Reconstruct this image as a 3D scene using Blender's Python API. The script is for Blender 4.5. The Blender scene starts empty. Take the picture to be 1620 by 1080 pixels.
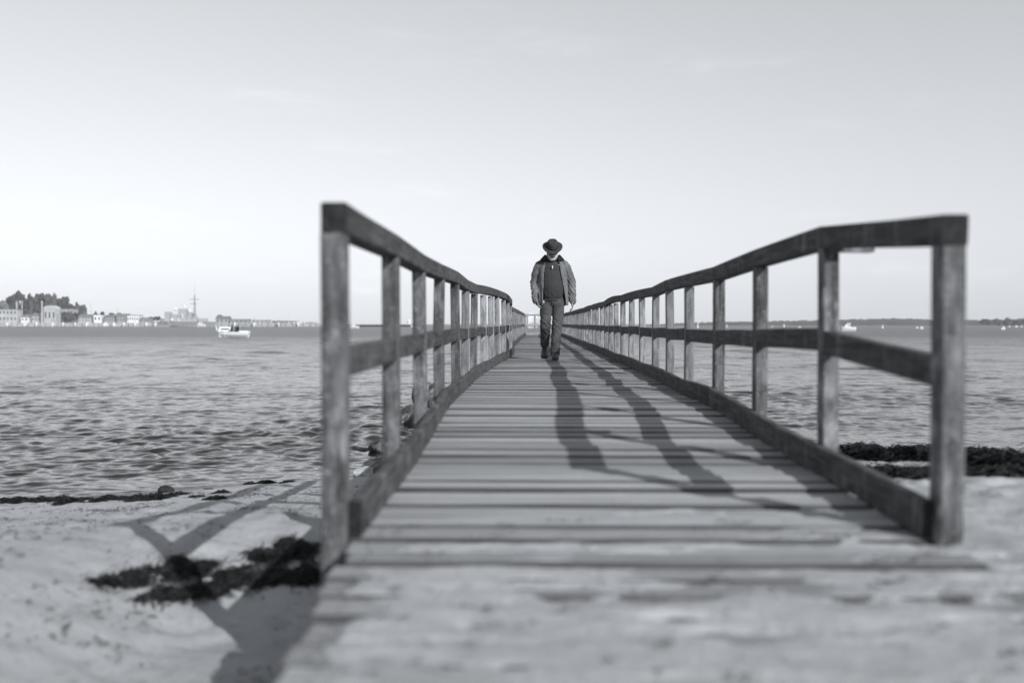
import bpy, bmesh, math, random
import numpy as np
from mathutils import Vector, Matrix, noise as mnoise

R = math.radians
random.seed(7)
rng = np.random.default_rng(11)
SC = bpy.context.scene
COL = SC.collection

# ------------------------------------------------------------------ camera, sky, sun, exposure
CAM_H = 1.95                                   # above the water, which is z = 0
F = 1575.0                                     # focal length in pixels of a 1620 px wide frame
cam_data = bpy.data.cameras.new('camera')
cam = bpy.data.objects.new('camera', cam_data)
COL.objects.link(cam)
cam_data.sensor_width = 36.0
cam_data.lens = 35.0
cam_data.clip_start = 0.05
cam_data.clip_end = 20000
cam_data.dof.use_dof = True
cam_data.dof.focus_distance = 14.4
cam_data.dof.aperture_fstop = 1.35
YAW, PITCH = math.atan(30 / F), -math.atan(27.5 / F)
cam.location = (0, 0, CAM_H)
cam.rotation_euler = (R(90) + PITCH, 0, YAW)
SC.camera = cam
CAM_R = cam.rotation_euler.to_matrix()

SUN_DIR = Vector((1.10, -1.42, 1.0)).normalized()          # towards the sun: right of and behind the camera
SUN_EL = math.asin(SUN_DIR.z)
world = bpy.data.worlds.new('World')
SC.world = world
world.use_nodes = True
wn, wl = world.node_tree.nodes, world.node_tree.links
wn.clear()
sky = wn.new('ShaderNodeTexSky')
sky.sky_type = 'NISHITA'
sky.sun_disc = False
sky.sun_elevation = SUN_EL
sky.sun_rotation = math.atan2(SUN_DIR.x, SUN_DIR.y)
sky.air_density = 1.0
sky.dust_density = 0.15
sky.ozone_density = 1.0
sep = wn.new('ShaderNodeSeparateColor')
wl.new(sky.outputs[0], sep.inputs[0])
mixw = wn.new('ShaderNodeVectorMath')            # black-and-white film: one grey from the three channels
mixw.operation = 'DOT_PRODUCT'
comb0 = wn.new('ShaderNodeCombineXYZ')
for i in range(3):
    wl.new(sep.outputs[i], comb0.inputs[i])
wl.new(comb0.outputs[0], mixw.inputs[0])
mixw.inputs[1].default_value = (0.14, 0.06, 0.84)
# faint clouds, one wisp layer over the whole sky
tc = wn.new('ShaderNodeTexCoord')
mp = wn.new('ShaderNodeMapping')
mp.inputs['Scale'].default_value = (3.2, 3.2, 17.0)
wl.new(tc.outputs['Generated'], mp.inputs[0])
nz = wn.new('ShaderNodeTexNoise')
nz.inputs['Scale'].default_value = 1.25
nz.inputs['Detail'].default_value = 7
nz.inputs['Roughness'].default_value = 0.62
wl.new(mp.outputs[0], nz.inputs['Vector'])
mr = wn.new('ShaderNodeMapRange')
mr.interpolation_type = 'SMOOTHSTEP'
mr.inputs['From Min'].default_value = 0.54
mr.inputs['From Max'].default_value = 0.78
mr.inputs['To Min'].default_value = 1.0
mr.inputs['To Max'].default_value = 1.13
wl.new(nz.outputs[0], mr.inputs[0])
powr = wn.new('ShaderNodeMath')                  # soft tone curve of the film
powr.operation = 'POWER'
powr.inputs[1].default_value = 0.76
wl.new(mixw.outputs['Value'], powr.inputs[0])
mul = wn.new('ShaderNodeMath')
mul.operation = 'MULTIPLY'
wl.new(powr.outputs[0], mul.inputs[0])
wl.new(mr.outputs[0], mul.inputs[1])
tint = wn.new('ShaderNodeCombineColor')
for i, k in enumerate((0.96, 0.99, 1.035)):
    m_ = wn.new('ShaderNodeMath')
    m_.operation = 'MULTIPLY'
    m_.inputs[1].default_value = k
    wl.new(mul.outputs[0], m_.inputs[0])
    wl.new(m_.outputs[0], tint.inputs[i])
bg = wn.new('ShaderNodeBackground')
bg.inputs['Strength'].default_value = 0.15
wl.new(tint.outputs[0], bg.inputs['Color'])
wo = wn.new('ShaderNodeOutputWorld')
wl.new(bg.outputs[0], wo.inputs['Surface'])

sun_data = bpy.data.lights.new('sun', 'SUN')
sun_data.energy = 3.4
sun_data.angle = R(0.53)
sun_data.color = (1.0, 0.995, 0.985)
sun = bpy.data.objects.new('sun', sun_data)
sun.rotation_euler = SUN_DIR.to_track_quat('Z', 'Y').to_euler()
COL.objects.link(sun)

SC.view_settings.view_transform = 'Standard'
SC.view_settings.look = 'None'
SC.view_settings.gamma = 1
SC.view_settings.use_curve_mapping = False
SC.view_settings.exposure = 0.40
SC.cycles.use_denoising = True
SC.cycles.max_bounces = 6
SC.cycles.caustics_reflective = False
SC.cycles.caustics_refractive = False


# ------------------------------------------------------------------ helpers
def ray(px, py):
    return (CAM_R @ Vector(((px - 810) / F, (540 - py) / F, -1))).normalized()


def at_z(px, py, z=0.0):
    d = ray(px, py)
    return Vector((0, 0, CAM_H)) + d * ((z - CAM_H) / d.z)


def at_y(px, py, y):
    d = ray(px, py)
    return Vector((0, 0, CAM_H)) + d * (y / d.y)


def lerp_table(tab, v):
    xs, ys = zip(*tab)
    return float(np.interp(v, xs, ys))


class VN:
    """smooth value noise on a lattice, vectorised"""
    def __init__(self, seed):
        self.t = np.random.default_rng(seed).random((256, 256)) * 2 - 1

    def __call__(self, x, y):
        xi, yi = np.floor(x).astype(int), np.floor(y).astype(int)
        fx, fy = x - xi, y - yi
        fx, fy = fx * fx * (3 - 2 * fx), fy * fy * (3 - 2 * fy)
        t = self.t
        a, b = t[xi % 256, yi % 256], t[(xi + 1) % 256, yi % 256]
        c, d = t[xi % 256, (yi + 1) % 256], t[(xi + 1) % 256, (yi + 1) % 256]
        return (a * (1 - fx) + b * fx) * (1 - fy) + (c * (1 - fx) + d * fx) * fy


def fbm(vn, x, y, oct=4, gain=0.5):
    s, a = 0, 1.0
    for k in range(oct):
        s = s + a * vn(x * 2 ** k + 13.7 * k, y * 2 ** k + 7.3 * k)
        a *= gain
    return s


class MB:
    """collects faces with material slots; build() links them as ONE mesh object"""
    def __init__(self):
        self.v, self.f, self.m = [], [], []

    def face(self, pts, m=0):
        i = len(self.v)
        self.v += [tuple(p) for p in pts]
        self.f.append(tuple(range(i, i + len(pts))))
        self.m.append(m)

    def add(self, verts, faces, m=0):
        i = len(self.v)
        self.v += [tuple(p) for p in verts]
        self.f += [tuple(i + k for k in f) for f in faces]
        self.m += [m] * len(faces)

    def box(self, x0, x1, y0, y1, z0, z1, m=0, skew=0.0):
        vs = [(x0, y0, z0), (x1, y0, z0), (x1, y1, z0), (x0, y1, z0), (x0, y0, z1), (x1, y0, z1), (x1, y1, z1), (x0, y1, z1)]
        self.add(vs, [(0, 3, 2, 1), (4, 5, 6, 7), (0, 1, 5, 4), (1, 2, 6, 5), (2, 3, 7, 6), (3, 0, 4, 7)], m)

    def sweep(self, pts, sec, m=0, mcap=None, up=Vector((0, 0, 1)), scale=None):
        """sec: list of (side, up) offsets; a closed prism swept along pts"""
        pts = [Vector(p) for p in pts]
        n, k = len(pts), len(sec)
        vs, fs = [], []
        for i, p in enumerate(pts):
            t = (pts[min(i + 1, n - 1)] - pts[max(i - 1, 0)]).normalized()
            s = t.cross(up)
            if s.length < 1e-4:
                s = Vector((1, 0, 0))
            s.normalize()
            u = s.cross(t).normalized()
            q = 1 if scale is None else scale[i]
            for a, b in sec:
                vs.append(p + s * a * q + u * b * q)
        for i in range(n - 1):
            for j in range(k):
                fs.append((i * k + j, i * k + (j + 1) % k, (i + 1) * k + (j + 1) % k, (i + 1) * k + j))
        i0 = len(self.f)
        self.add(vs, fs, m)
        b = len(self.v) - len(vs)
        self.f.append(tuple(b + j for j in reversed(range(k))))
        self.f.append(tuple(b + (n - 1) * k + j for j in range(k)))
        self.m += [m if mcap is None else mcap] * 2

    def tube(self, p0, p1, r0, r1=None, n=6, m=0):
        r1 = r0 if r1 is None else r1
        sec = [(math.cos(2 * math.pi * k / n), math.sin(2 * math.pi * k / n)) for k in range(n)]
        d = Vector(p1) - Vector(p0)
        up = Vector((0, 0, 1)) if abs(d.normalized().z) < .95 else Vector((0, 1, 0))
        self.sweep([p0, p1], sec, m, up=up, scale=[r0, r1])

    def blob(self, c, r, seed=0, m=0, sub=2, rough=0.25, freq=1.2):
        bm = bmesh.new()
        bmesh.ops.create_icosphere(bm, subdivisions=sub, radius=1)
        vs = []
        for v in bm.verts:
            q = v.co.copy()
            k = 1 + rough * mnoise.noise(q * freq + Vector((seed * 3.1, seed * 1.7, seed * .9))) + rough * .4 * mnoise.noise(q * freq * 2.7 + Vector((seed, 5, 2)))
            vs.append((c[0] + q.x * k * r[0], c[1] + q.y * k * r[1], c[2] + q.z * k * r[2]))
        self.add(vs, [tuple(v.index for v in f.verts) for f in bm.faces], m)
        bm.free()

    def mesh(self, name, mats, smooth=False):
        me = bpy.data.meshes.new(name)
        me.from_pydata(self.v, [], self.f)
        for mm in (mats if isinstance(mats, (list, tuple)) else [mats]):
            me.materials.append(mm)
        me.polygons.foreach_set('material_index', self.m)
        if smooth:
            me.polygons.foreach_set('use_smooth', [True] * len(self.f))
        me.update()
        return me

    def build(self, name, mats, parent=None, smooth=False):
        return link(name, self.mesh(name, mats, smooth), parent)


def link(name, me, parent=None, loc=None):
    o = bpy.data.objects.new(name, me)
    COL.objects.link(o)
    if parent is not None:
        o.parent = parent
    if loc is not None:
        o.location = loc
    return o


def empty(name, loc=(0, 0, 0), parent=None, rz=0.0):
    o = link(name, None, parent, loc)
    o.rotation_euler = (0, 0, rz)
    o.empty_display_size = 0.2
    return o


def tag(o, label=None, cat=None, group=None, kind=None):
    for k, v in (('label', label), ('category', cat), ('group', group), ('kind', kind)):
        if v:
            o[k] = v
    return o


def grid_mesh(name, X, Y, Z, mats, smooth=True):
    r, c = X.shape
    me = bpy.data.meshes.new(name)
    me.vertices.add(r * c)
    me.vertices.foreach_set('co', np.stack([X, Y, Z], -1).reshape(-1).astype(np.float32))
    idx = np.arange(r * c).reshape(r, c)
    q = np.stack([idx[:-1, :-1], idx[:-1, 1:], idx[1:, 1:], idx[1:, :-1]], -1).reshape(-1, 4)
    n = len(q)
    me.loops.add(n * 4)
    me.loops.foreach_set('vertex_index', q.reshape(-1).astype(np.int32))
    me.polygons.add(n)
    me.polygons.foreach_set('loop_start', np.arange(0, n * 4, 4, dtype=np.int32))
    me.polygons.foreach_set('use_smooth', np.full(n, smooth))
    me.materials.append(mats)
    me.update(calc_edges=True)
    me.validate()
    return me


# ------------------------------------------------------------------ materials (all grey: a monochrome place)
TINT = (0.965, 0.998, 1.045)


def grey(v):
    return (v * TINT[0], v * TINT[1], v * TINT[2], 1)


def mat(name, v, rough=0.7, spec=0.3):
    m = bpy.data.materials.new(name)
    m.use_nodes = True
    b = m.node_tree.nodes['Principled BSDF']
    b.inputs['Base Color'].default_value = grey(v)
    b.inputs['Roughness'].default_value = rough
    b.inputs['Specular IOR Level'].default_value = spec
    return m


def noisy(name, lo, hi, scale=(1, 1, 1), nscale=5.0, detail=6, rough=0.8, spec=0.25, bump=0.0, bump_dist=0.01, layers=(), rand=0.0, contrast=(0.35, 0.65), nrough=0.6, bscale=None):
    """noise between two greys; layers: (scale vec, noise scale, from, to, grey, amount) darker or lighter marks; rand: brightness spread between objects"""
    m = mat(name, lo, rough, spec)
    nt = m.node_tree
    N, L = nt.nodes, nt.links
    b = N['Principled BSDF']
    tcn = N.new('ShaderNodeTexCoord')
    oi = N.new('ShaderNodeObjectInfo')
    sc_ = N.new('ShaderNodeVectorMath')
    sc_.operation = 'SCALE'
    sc_.inputs[0].default_value = (17.3, 31.1, 23.7)
    L.new(oi.outputs['Random'], sc_.inputs['Scale'])
    ad = N.new('ShaderNodeVectorMath')
    ad.operation = 'ADD'
    L.new(tcn.outputs['Object'], ad.inputs[0])
    L.new(sc_.outputs[0], ad.inputs[1])

    def nz_(scv, s, d, rg=nrough):
        mpn = N.new('ShaderNodeMapping')
        mpn.inputs['Scale'].default_value = scv
        L.new(ad.outputs[0], mpn.inputs[0])
        t = N.new('ShaderNodeTexNoise')
        t.inputs['Scale'].default_value = s
        t.inputs['Detail'].default_value = d
        t.inputs['Roughness'].default_value = rg
        L.new(mpn.outputs[0], t.inputs['Vector'])
        return t.outputs[0]

    base = nz_(scale, nscale, detail)
    r_ = N.new('ShaderNodeMapRange')
    r_.inputs['From Min'].default_value, r_.inputs['From Max'].default_value = contrast
    L.new(base, r_.inputs[0])
    mx = N.new('ShaderNodeMix')
    mx.data_type = 'RGBA'
    mx.inputs[6].default_value, mx.inputs[7].default_value = grey(lo), grey(hi)
    L.new(r_.outputs[0], mx.inputs[0])
    out = mx.outputs[2]
    for scv, s, f0, f1, g, amt in layers:
        t = nz_(scv, s, 4)
        rr = N.new('ShaderNodeMapRange')
        rr.inputs['From Min'].default_value, rr.inputs['From Max'].default_value = f0, f1
        rr.inputs['To Max'].default_value = amt
        L.new(t, rr.inputs[0])
        m2 = N.new('ShaderNodeMix')
        m2.data_type = 'RGBA'
        m2.inputs[7].default_value = grey(g)
        L.new(out, m2.inputs[6])
        L.new(rr.outputs[0], m2.inputs[0])
        out = m2.outputs[2]
    if rand:
        rr = N.new('ShaderNodeMapRange')
        rr.inputs['To Min'].default_value, rr.inputs['To Max'].default_value = 1 - rand, 1 + rand
        L.new(oi.outputs['Random'], rr.inputs[0])
        hs = N.new('ShaderNodeVectorMath')
        hs.operation = 'SCALE'
        L.new(out, hs.inputs[0])
        L.new(rr.outputs[0], hs.inputs['Scale'])
        out = hs.outputs[0]
    L.new(out, b.inputs['Base Color'])
    if bump:
        bp = N.new('ShaderNodeBump')
        bp.inputs['Strength'].default_value = bump
        bp.inputs['Distance'].default_value = bump_dist
        L.new(base if bscale is None else nz_(*bscale), bp.inputs['Height'])
        L.new(bp.outputs[0], b.inputs['Normal'])
    return m


M = {}
# decking: grain along x; pale, sun bleached, dark knots and wet streaks
M['deck'] = noisy('weathered deck wood', .20, .45, (1.1, 14, 14), 3.2, 8, .85, .2, .5, .004,
                  [((.8, 5, 5), 4.0, .56, .70, .12, .8), ((6, 6, 6), 2.2, .56, .72, .5, .5), ((3, 40, 40), 1.2, .55, .68, .08, .8), ((14, 14, 14), 2.0, .60, .70, .10, .6)], .26)
M['post'] = noisy('weathered post wood', .045, .165, (9, 9, 1.6), 3.0, 8, .85, .2, .6, .004,
                  [((4, 4, 2.2), 2.6, .52, .68, .30, .7), ((22, 22, 1.2), 2.2, .54, .66, .03, .75), ((3, 3, 2), 2.0, .52, .68, .04, .55), ((40, 40, 30), 1.6, .57, .70, .34, .55)], .14)
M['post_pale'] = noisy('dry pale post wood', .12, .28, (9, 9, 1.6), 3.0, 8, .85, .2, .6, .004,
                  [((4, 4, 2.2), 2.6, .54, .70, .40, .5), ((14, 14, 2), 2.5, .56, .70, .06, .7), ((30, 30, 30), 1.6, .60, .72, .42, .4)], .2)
M['plank_edge'] = noisy('board edge painted with gap shade', .035, .10, (1.2, 8, 8), 3.0, 5, .9, .15)  # shade of the board gaps, painted as dark colour on chamfers and sides
M['rail'] = noisy('weathered rail wood', .036, .10, (14, 1.2, 14), 3.0, 8, .85, .2, .6, .004,
                  [((12, 2.2, 30), 2.4, .54, .68, .022, .75), ((5, 26, 5), 1.0, .55, .68, .22, .55), ((6, 3, 6), 1.6, .55, .68, .03, .5)], .12)
M['crossrail'] = noisy('weathered end rail wood', .22, .36, (1.2, 14, 14), 3.0, 6, .85, .2, .4, .004, [], .1)
M['endgrain'] = noisy('dark wet end grain', .012, .034, (1, 1, 1), 30, 5, .8, .2)
M['beam'] = noisy('dark beam wood', .06, .12, (3, 3, 3), 3, 5, .85, .2)
M['sand'] = noisy('pale beach sand', .37, .47, (1, 1, 1), 2.0, 10, .95, .1, .9, .015,
                  [((1, 1, 1), 95, .58, .72, .20, .6), ((1, 1, 1), 14, .54, .70, .20, .65), ((1, 1, 1), 38, .60, .70, .16, .5)], 0, (.3, .7), .7, ((1, 1, 1), 38.0, 6))
nt_ = M['sand'].node_tree                       # damp, darker sand within a hand's height of the water
gp_, sp_, wp_ = nt_.nodes.new('ShaderNodeNewGeometry'), nt_.nodes.new('ShaderNodeSeparateXYZ'), nt_.nodes.new('ShaderNodeMapRange')
nt_.links.new(gp_.outputs['Position'], sp_.inputs[0])
nt_.links.new(sp_.outputs[2], wp_.inputs[0])
wp_.inputs['From Min'].default_value, wp_.inputs['From Max'].default_value = .02, .13
wp_.inputs['To Min'].default_value, wp_.inputs['To Max'].default_value = .50, 1.0
sb_ = nt_.nodes['Principled BSDF'].inputs['Base Color']
vm_ = nt_.nodes.new('ShaderNodeVectorMath')
vm_.operation = 'SCALE'
nt_.links.new(sb_.links[0].from_socket, vm_.inputs[0])
nt_.links.new(wp_.outputs[0], vm_.inputs['Scale'])
nt_.links.new(vm_.outputs[0], sb_)
M['weed'] = noisy('black seaweed', .008, .030, (1, 1, 1), 18, 4, .8, .2)
M['weed_dry'] = noisy('dry seaweed bits', .05, .14, (1, 1, 1), 8, 3, .9, .1)
M['rock'] = noisy('dark wet rock', .03, .12, (1, 1, 1), 4.5, 8, .6, .4, .7, .03,
                  [((1, 1, 1), 6.0, .56, .62, .34, .8)], .2)
M['rock_pale'] = noisy('pale bleached rock', .30, .55, (1, 1, 1), 5.0, 8, .8, .3, .6, .02, [((1, 1, 1), 4.0, .55, .66, .12, .7)], .15)
M['white'] = mat('white paint', .80, .35, .5)
M['offwhite'] = noisy('pale render wall', .36, .52, (1, 1, 1), .2, 4, .8, .2, rand=.12)
M['greywall'] = noisy('grey render wall', .26, .40, (1, 1, 1), .2, 4, .8, .2, rand=.15)
M['quay'] = noisy('grey quay concrete', .34, .48, (1, 1, 1), .35, 5, .9, .2)
M['roof'] = noisy('grey roof', .14, .24, (1, 1, 1), .4, 4, .8, .2, rand=.2)
M['navy'] = noisy('pale grey ship paint', .34, .42, (1, 1, 1), .2, 4, .5, .4)
M['mast'] = mat('grey mast metal', .22, .5, .4)
M['window'] = mat('dark window glass', .10, .15, .6)
M['black'] = mat('black rubber', .015, .6, .3)
M['dark'] = noisy('dark hull paint', .02, .05, (1, 1, 1), .3, 4, .6, .3)
M['leaf'] = noisy('dark foliage', .045, .10, (1, 1, 1), .35, 4, .9, .1, rand=.25)
M['leaf_pale'] = noisy('grey green foliage', .10, .17, (1, 1, 1), .35, 4, .9, .1, rand=.15)
M['bark'] = mat('bark', .08, .9, .1)
M['hill'] = noisy('wooded far shore', .05, .10, (1, 1, 1), .05, 5, .95, .1)
M['field'] = noisy('shore grass', .10, .2, (1, 1, 1), .03, 4, .95, .1)
M['sail'] = mat('white sailcloth', .82, .8, .1)
# the man
M['skin'] = noisy('skin', .17, .23, (1, 1, 1), 30, 3, .55, .35)
M['beard'] = noisy('white beard hair', .28, .54, (3, 3, 1), 30, 4, .9, .1, .8, .004)
M['jacket'] = noisy('grey jacket cloth', .11, .165, (1, 1, 1), 9, 6, .85, .2, .25, .003)
M['lining'] = noisy('black jacket lining', .010, .022, (1, 1, 1), 9, 4, .85, .2)
M['yoke'] = noisy('dark shoulder yoke cloth', .05, .07, (1, 1, 1), 9, 4, .85, .2)
M['sweater'] = noisy('charcoal knit wool', .040, .054, (1, 1, 1), 60, 4, .95, .1, .4, .002)
M['jeans'] = noisy('worn grey denim', .032, .080, (1, 1, 1), 7, 8, .9, .15, .35, .003, [((60, 60, 6), 2, .5, .7, .15, .3)])
M['hat'] = noisy('dark felt', .034, .052, (1, 1, 1), 20, 4, .9, .15)
M['hatband'] = mat('black hat ribbon', .012, .6, .3)
M['leather'] = noisy('dark shoe leather', .05, .085, (1, 1, 1), 20, 4, .5, .4)
M['sole'] = mat('shoe sole', .02, .8, .2)
M['metal'] = mat('pale zip metal', .7, .3, .5)

# water: dark body under a rippling mirror surface
m = mat('sea water', .016, .07, .5)
b_ = m.node_tree.nodes['Principled BSDF']
b_.inputs['IOR'].default_value = 1.33
N, L = m.node_tree.nodes, m.node_tree.links
tcn = N.new('ShaderNodeTexCoord')
geo = N.new('ShaderNodeNewGeometry')
prev = geo.outputs['Normal']
for scv, sc_, amt in (((.4, 1.0, 1), .22, .18), ((.6, 1.0, 1), 1.6, .52), ((.7, 1.0, 1), 6.5, .50)):        # ripples finer than the mesh: slope noise
    mpn = N.new('ShaderNodeMapping')
    mpn.inputs['Scale'].default_value = scv
    mpn.inputs['Rotation'].default_value = (0, 0, R(14))
    L.new(tcn.outputs['Object'], mpn.inputs[0])
    t = N.new('ShaderNodeTexNoise')
    t.inputs['Scale'].default_value = sc_
    t.inputs['Detail'].default_value = 3
    t.inputs['Roughness'].default_value = .55
    L.new(mpn.outputs[0], t.inputs['Vector'])
    sb = N.new('ShaderNodeVectorMath')
    sb.operation = 'SUBTRACT'
    sb.inputs[1].default_value = (.5, .5, .5)
    L.new(t.outputs['Color'], sb.inputs[0])
    ml = N.new('ShaderNodeVectorMath')
    ml.operation = 'MULTIPLY'
    ml.inputs[1].default_value = (amt * .7, amt, 0)
    L.new(sb.outputs[0], ml.inputs[0])
    ad = N.new('ShaderNodeVectorMath')
    ad.operation = 'ADD'
    L.new(prev, ad.inputs[0])
    L.new(ml.outputs[0], ad.inputs[1])
    prev = ad.outputs[0]
sx_ = N.new('ShaderNodeSeparateXYZ')             # smoother under the beach, wind ruffled offshore
L.new(geo.outputs['Position'], sx_.inputs[0])
mr_ = N.new('ShaderNodeMapRange')
mr_.inputs['From Min'].default_value, mr_.inputs['From Max'].default_value = 14, 170
mr_.inputs['To Min'].default_value, mr_.inputs['To Max'].default_value = .10, .32
L.new(sx_.outputs[1], mr_.inputs[0])
L.new(mr_.outputs[0], b_.inputs['Roughness'])
nm_ = N.new('ShaderNodeVectorMath')
nm_.operation = 'NORMALIZE'
L.new(prev, nm_.inputs[0])
L.new(nm_.outputs[0], b_.inputs['Normal'])
M['water'] = m

# ------------------------------------------------------------------ jetty tables: position, height (relative to the camera) by distance
XL = [(0, -.52), (1.8, -.535), (2.5, -.575), (3, -.625), (4.2, -.627), (5.4, -.641), (6.6, -.641), (7.8, -.634), (9, -.629), (10.2, -.615), (11.4, -.579), (12.6, -.544),
      (13.8, -.508), (15, -.443), (16.2, -.415), (17.4, -.398), (18.6, -.435), (21, -.50), (26, -.47), (32, -.43), (43.8, -.33)]
XR = [(0, 1.28), (3, 1.28), (4.2, 1.28), (5.4, 1.272), (6.6, 1.274), (7.8, 1.265), (9, 1.28), (10.2, 1.305), (12.6, 1.304), (15, 1.315), (16.2, 1.33), (18, 1.355),
      (20, 1.35), (26, 1.36), (33, 1.385), (43.8, 1.42)]
DECK = [(0, -.672), (1.5, -.665), (3, -.648), (4.2, -.622), (5.4, -.585), (6.55, -.537), (9, -.53), (14.6, -.525), (25, -.515), (43.8, -.50)]
TL = [(3, .362), (4.2, .373), (5.4, .372), (6.6, .388), (7.8, .400), (9, .385), (10.2, .398), (11.4, .420), (12.6, .440), (13.8, .462), (15, .450), (16.2, .440),
      (17.4, .424), (17.45, .40), (19, .37), (21, .38), (26, .41), (43.8, .44)]
TR = [(3, .322), (4.2, .408), (5.4, .394), (6.6, .378), (7.8, .380), (9, .390), (10.2, .383), (12.6, .392), (15, .40), (16.6, .405), (20, .40), (26, .405), (33, .42), (43.8, .44)]
ML = [(3, -.115), (4.2, -.105), (5.4, -.095), (9, -.085), (15, -.07), (43.8, -.05)]
MR = [(3, -.140), (4.2, -.070), (5.4, -.080), (9, -.085), (15, -.075), (43.8, -.05)]
D_END = 43.8


def xl(d): return lerp_table(XL, d)
def xr(d): return lerp_table(XR, d)
def deck_z(d): return CAM_H + lerp_table(DECK, d)


PW = 0.068          # post width

# ------------------------------------------------------------------ beach sand
SH0, SHN = (-5.7, 10.9), (-0.444, 0.896)
vn1, vn2, vn3, vn4 = VN(1), VN(2), VN(3), VN(4)
foot = []
frng = np.random.default_rng(5)
for _ in range(5200):
    x, y = frng.uniform(1.5, 9), frng.uniform(1.2, 15.0)
    foot.append((x, y, frng.uniform(.035, .085), frng.uniform(.015, .045), frng.uniform(0, 3.14)))
for _ in range(420):
    x, y = frng.uniform(-7, -.7), frng.uniform(1.2, 11.0)
    foot.append((x, y, frng.uniform(.04, .10), frng.uniform(.006, .022), frng.uniform(0, 3.14)))


def sand_base(x, y):
    s = (x - SH0[0]) * SHN[0] + (y - SH0[1]) * SHN[1]
    s = s + .55 * np.clip(x - 4.6, 0, 12)
    s = s + 0.25 * vn1(x * .45, y * .45) + .10 * vn2(x * 1.3, y * 1.3)
    z = np.where(s < 0, -s * .134, -s * .10)
    z = np.minimum(z, 1.30 + .02 * (z - 1.30))
    # trough scoured along the left side of the jetty's foot
    ty = np.clip((5.2 - y) / 1.8, 0, 1)
    z = z - .36 * np.exp(-(np.maximum(0, np.abs(x + .80) - .30) / .60) ** 2) * ty * ty * (3 - 2 * ty)
    return z


def sand_h(x, y):
    z = sand_base(x, y)
    z = z + (.010 * fbm(vn3, x * 1.6, y * 1.6, 3) + .012 * fbm(vn4, x * 7, y * 7, 3)) * np.clip(z / .18, .12, 1)
    ins = (x > -.62) & (x < 1.20) & (y > -1)
    lim = CAM_H + np.interp(y, *zip(*DECK)) - .10 - .22 * np.clip((.3 - x) / .6, 0, 1)
    return np.where(ins, np.minimum(z, lim), z)


def axis(lo, hi, step, far_lo, far_hi):
    mid = np.arange(lo, hi, step)
    return np.concatenate([-np.geomspace(-far_lo, -lo + step * 2, 14) if lo < 0 else np.array([]), mid, np.geomspace(hi, far_hi, 14)])


gx = axis(-8.0, 9.6, .029, -70, 70)
gy = np.concatenate([np.linspace(-40, .4, 14)[:-1], np.arange(.5, 18.0, .029), np.geomspace(18.6, 40, 6)])
X, Y = np.meshgrid(gx, gy)
Z = sand_h(X, Y)
for (fx, fy, fr, fd, fa) in foot:
    i0, i1 = np.searchsorted(gy, [fy - fr * 3, fy + fr * 3])
    j0, j1 = np.searchsorted(gx, [fx - fr * 3, fx + fr * 3])
    if i1 <= i0 or j1 <= j0:
        continue
    xx, yy = X[i0:i1, j0:j1] - fx, Y[i0:i1, j0:j1] - fy
    u, v = xx * math.cos(fa) + yy * math.sin(fa), -xx * math.sin(fa) + yy * math.cos(fa)
    q = (u / (fr * 1.5)) ** 2 + (v / fr) ** 2
    Z[i0:i1, j0:j1] += np.where(Z[i0:i1, j0:j1] > .12, fd * .62 * (-np.exp(-q * 1.6) + .16 * np.exp(-(np.sqrt(q) - 1.25) ** 2 * 5)), 0)
ins = (X > -.62) & (X < 1.20) & (Y > -1)
Z = np.where(ins, np.minimum(Z, CAM_H + np.interp(Y, *zip(*DECK)) - .09 - .22 * np.clip((.3 - X) / .6, 0, 1)), Z)
sand = link('beach_sand', grid_mesh('beach_sand', X, Y, Z, M['sand']))
tag(sand, 'pale trodden beach sand sloping down to the water', None, None, 'structure')

# board layout of the jetty: centre distance, width
LAY, GAPS = [], []
pr_ = random.Random(3)
d = .5
while d < D_END:
    w = pr_.uniform(.128, .158)
    gap = pr_.choice((.006, .009, .012, .018, .024))
    if abs(d + w / 2 - 6.45) < .07:
        gap = .03
    LAY.append((d + w / 2, w))
    GAPS.append((d + w + gap / 2, gap))
    d += w + gap

# blown sand lying over the first boards of the jetty
dx_, dy_ = np.arange(-.76, 1.42, .016), np.arange(.35, 4.3, .015)
X, Y = np.meshgrid(dx_, dy_)
cov = np.interp(Y, [0, 1.9, 2.3, 2.6, 2.9, 3.3, 3.8, 4.4], [1.05, .80, .42, .08, -.18, -.45, -.8, -1.6])
edge = np.minimum(X - (np.interp(Y, [0, 1.8, 2.5, 3], [-.43, -.445, -.455, -.46]) + .05 + .05 * fbm(vn2, Y * 7, Y * 0 + 3, 3)), (1.34 + .05 * vn3(Y * 5, Y * 0) - X))
hh = .0075 * (cov + .65 * fbm(vn1, X * 2.2, Y * 9, 4) + .12 * vn3(X * 20, Y * 30)) + .004 * fbm(vn4, X * 9, Y * 12, 3) * (cov > 0)
for g_, gw_ in GAPS:
    if g_ < 4.2:
        hh = hh - (.004 + .7 * gw_) * np.exp(-((Y - g_) / (.008 + gw_ * .5)) ** 2) * np.clip(.35 + 1.1 * fbm(vn4, X * 3.1 + 9 * g_, X * 0 + g_ * 5, 3), 0, 1.3)
hh = np.minimum(hh, edge * .35 - .002)
Z = CAM_H + np.interp(Y, *zip(*DECK)) + np.where(hh < 0, np.maximum(hh * 6, -.15), hh) + .002 - .45 * np.clip((-edge - .05) / .10, 0, 1)
drift = link('sand_drift', grid_mesh('sand_drift', X, Y, Z, M['sand']))
tag(drift, 'thin sheet of blown sand over the first boards of the jetty', 'sand', None, 'stuff')

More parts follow.
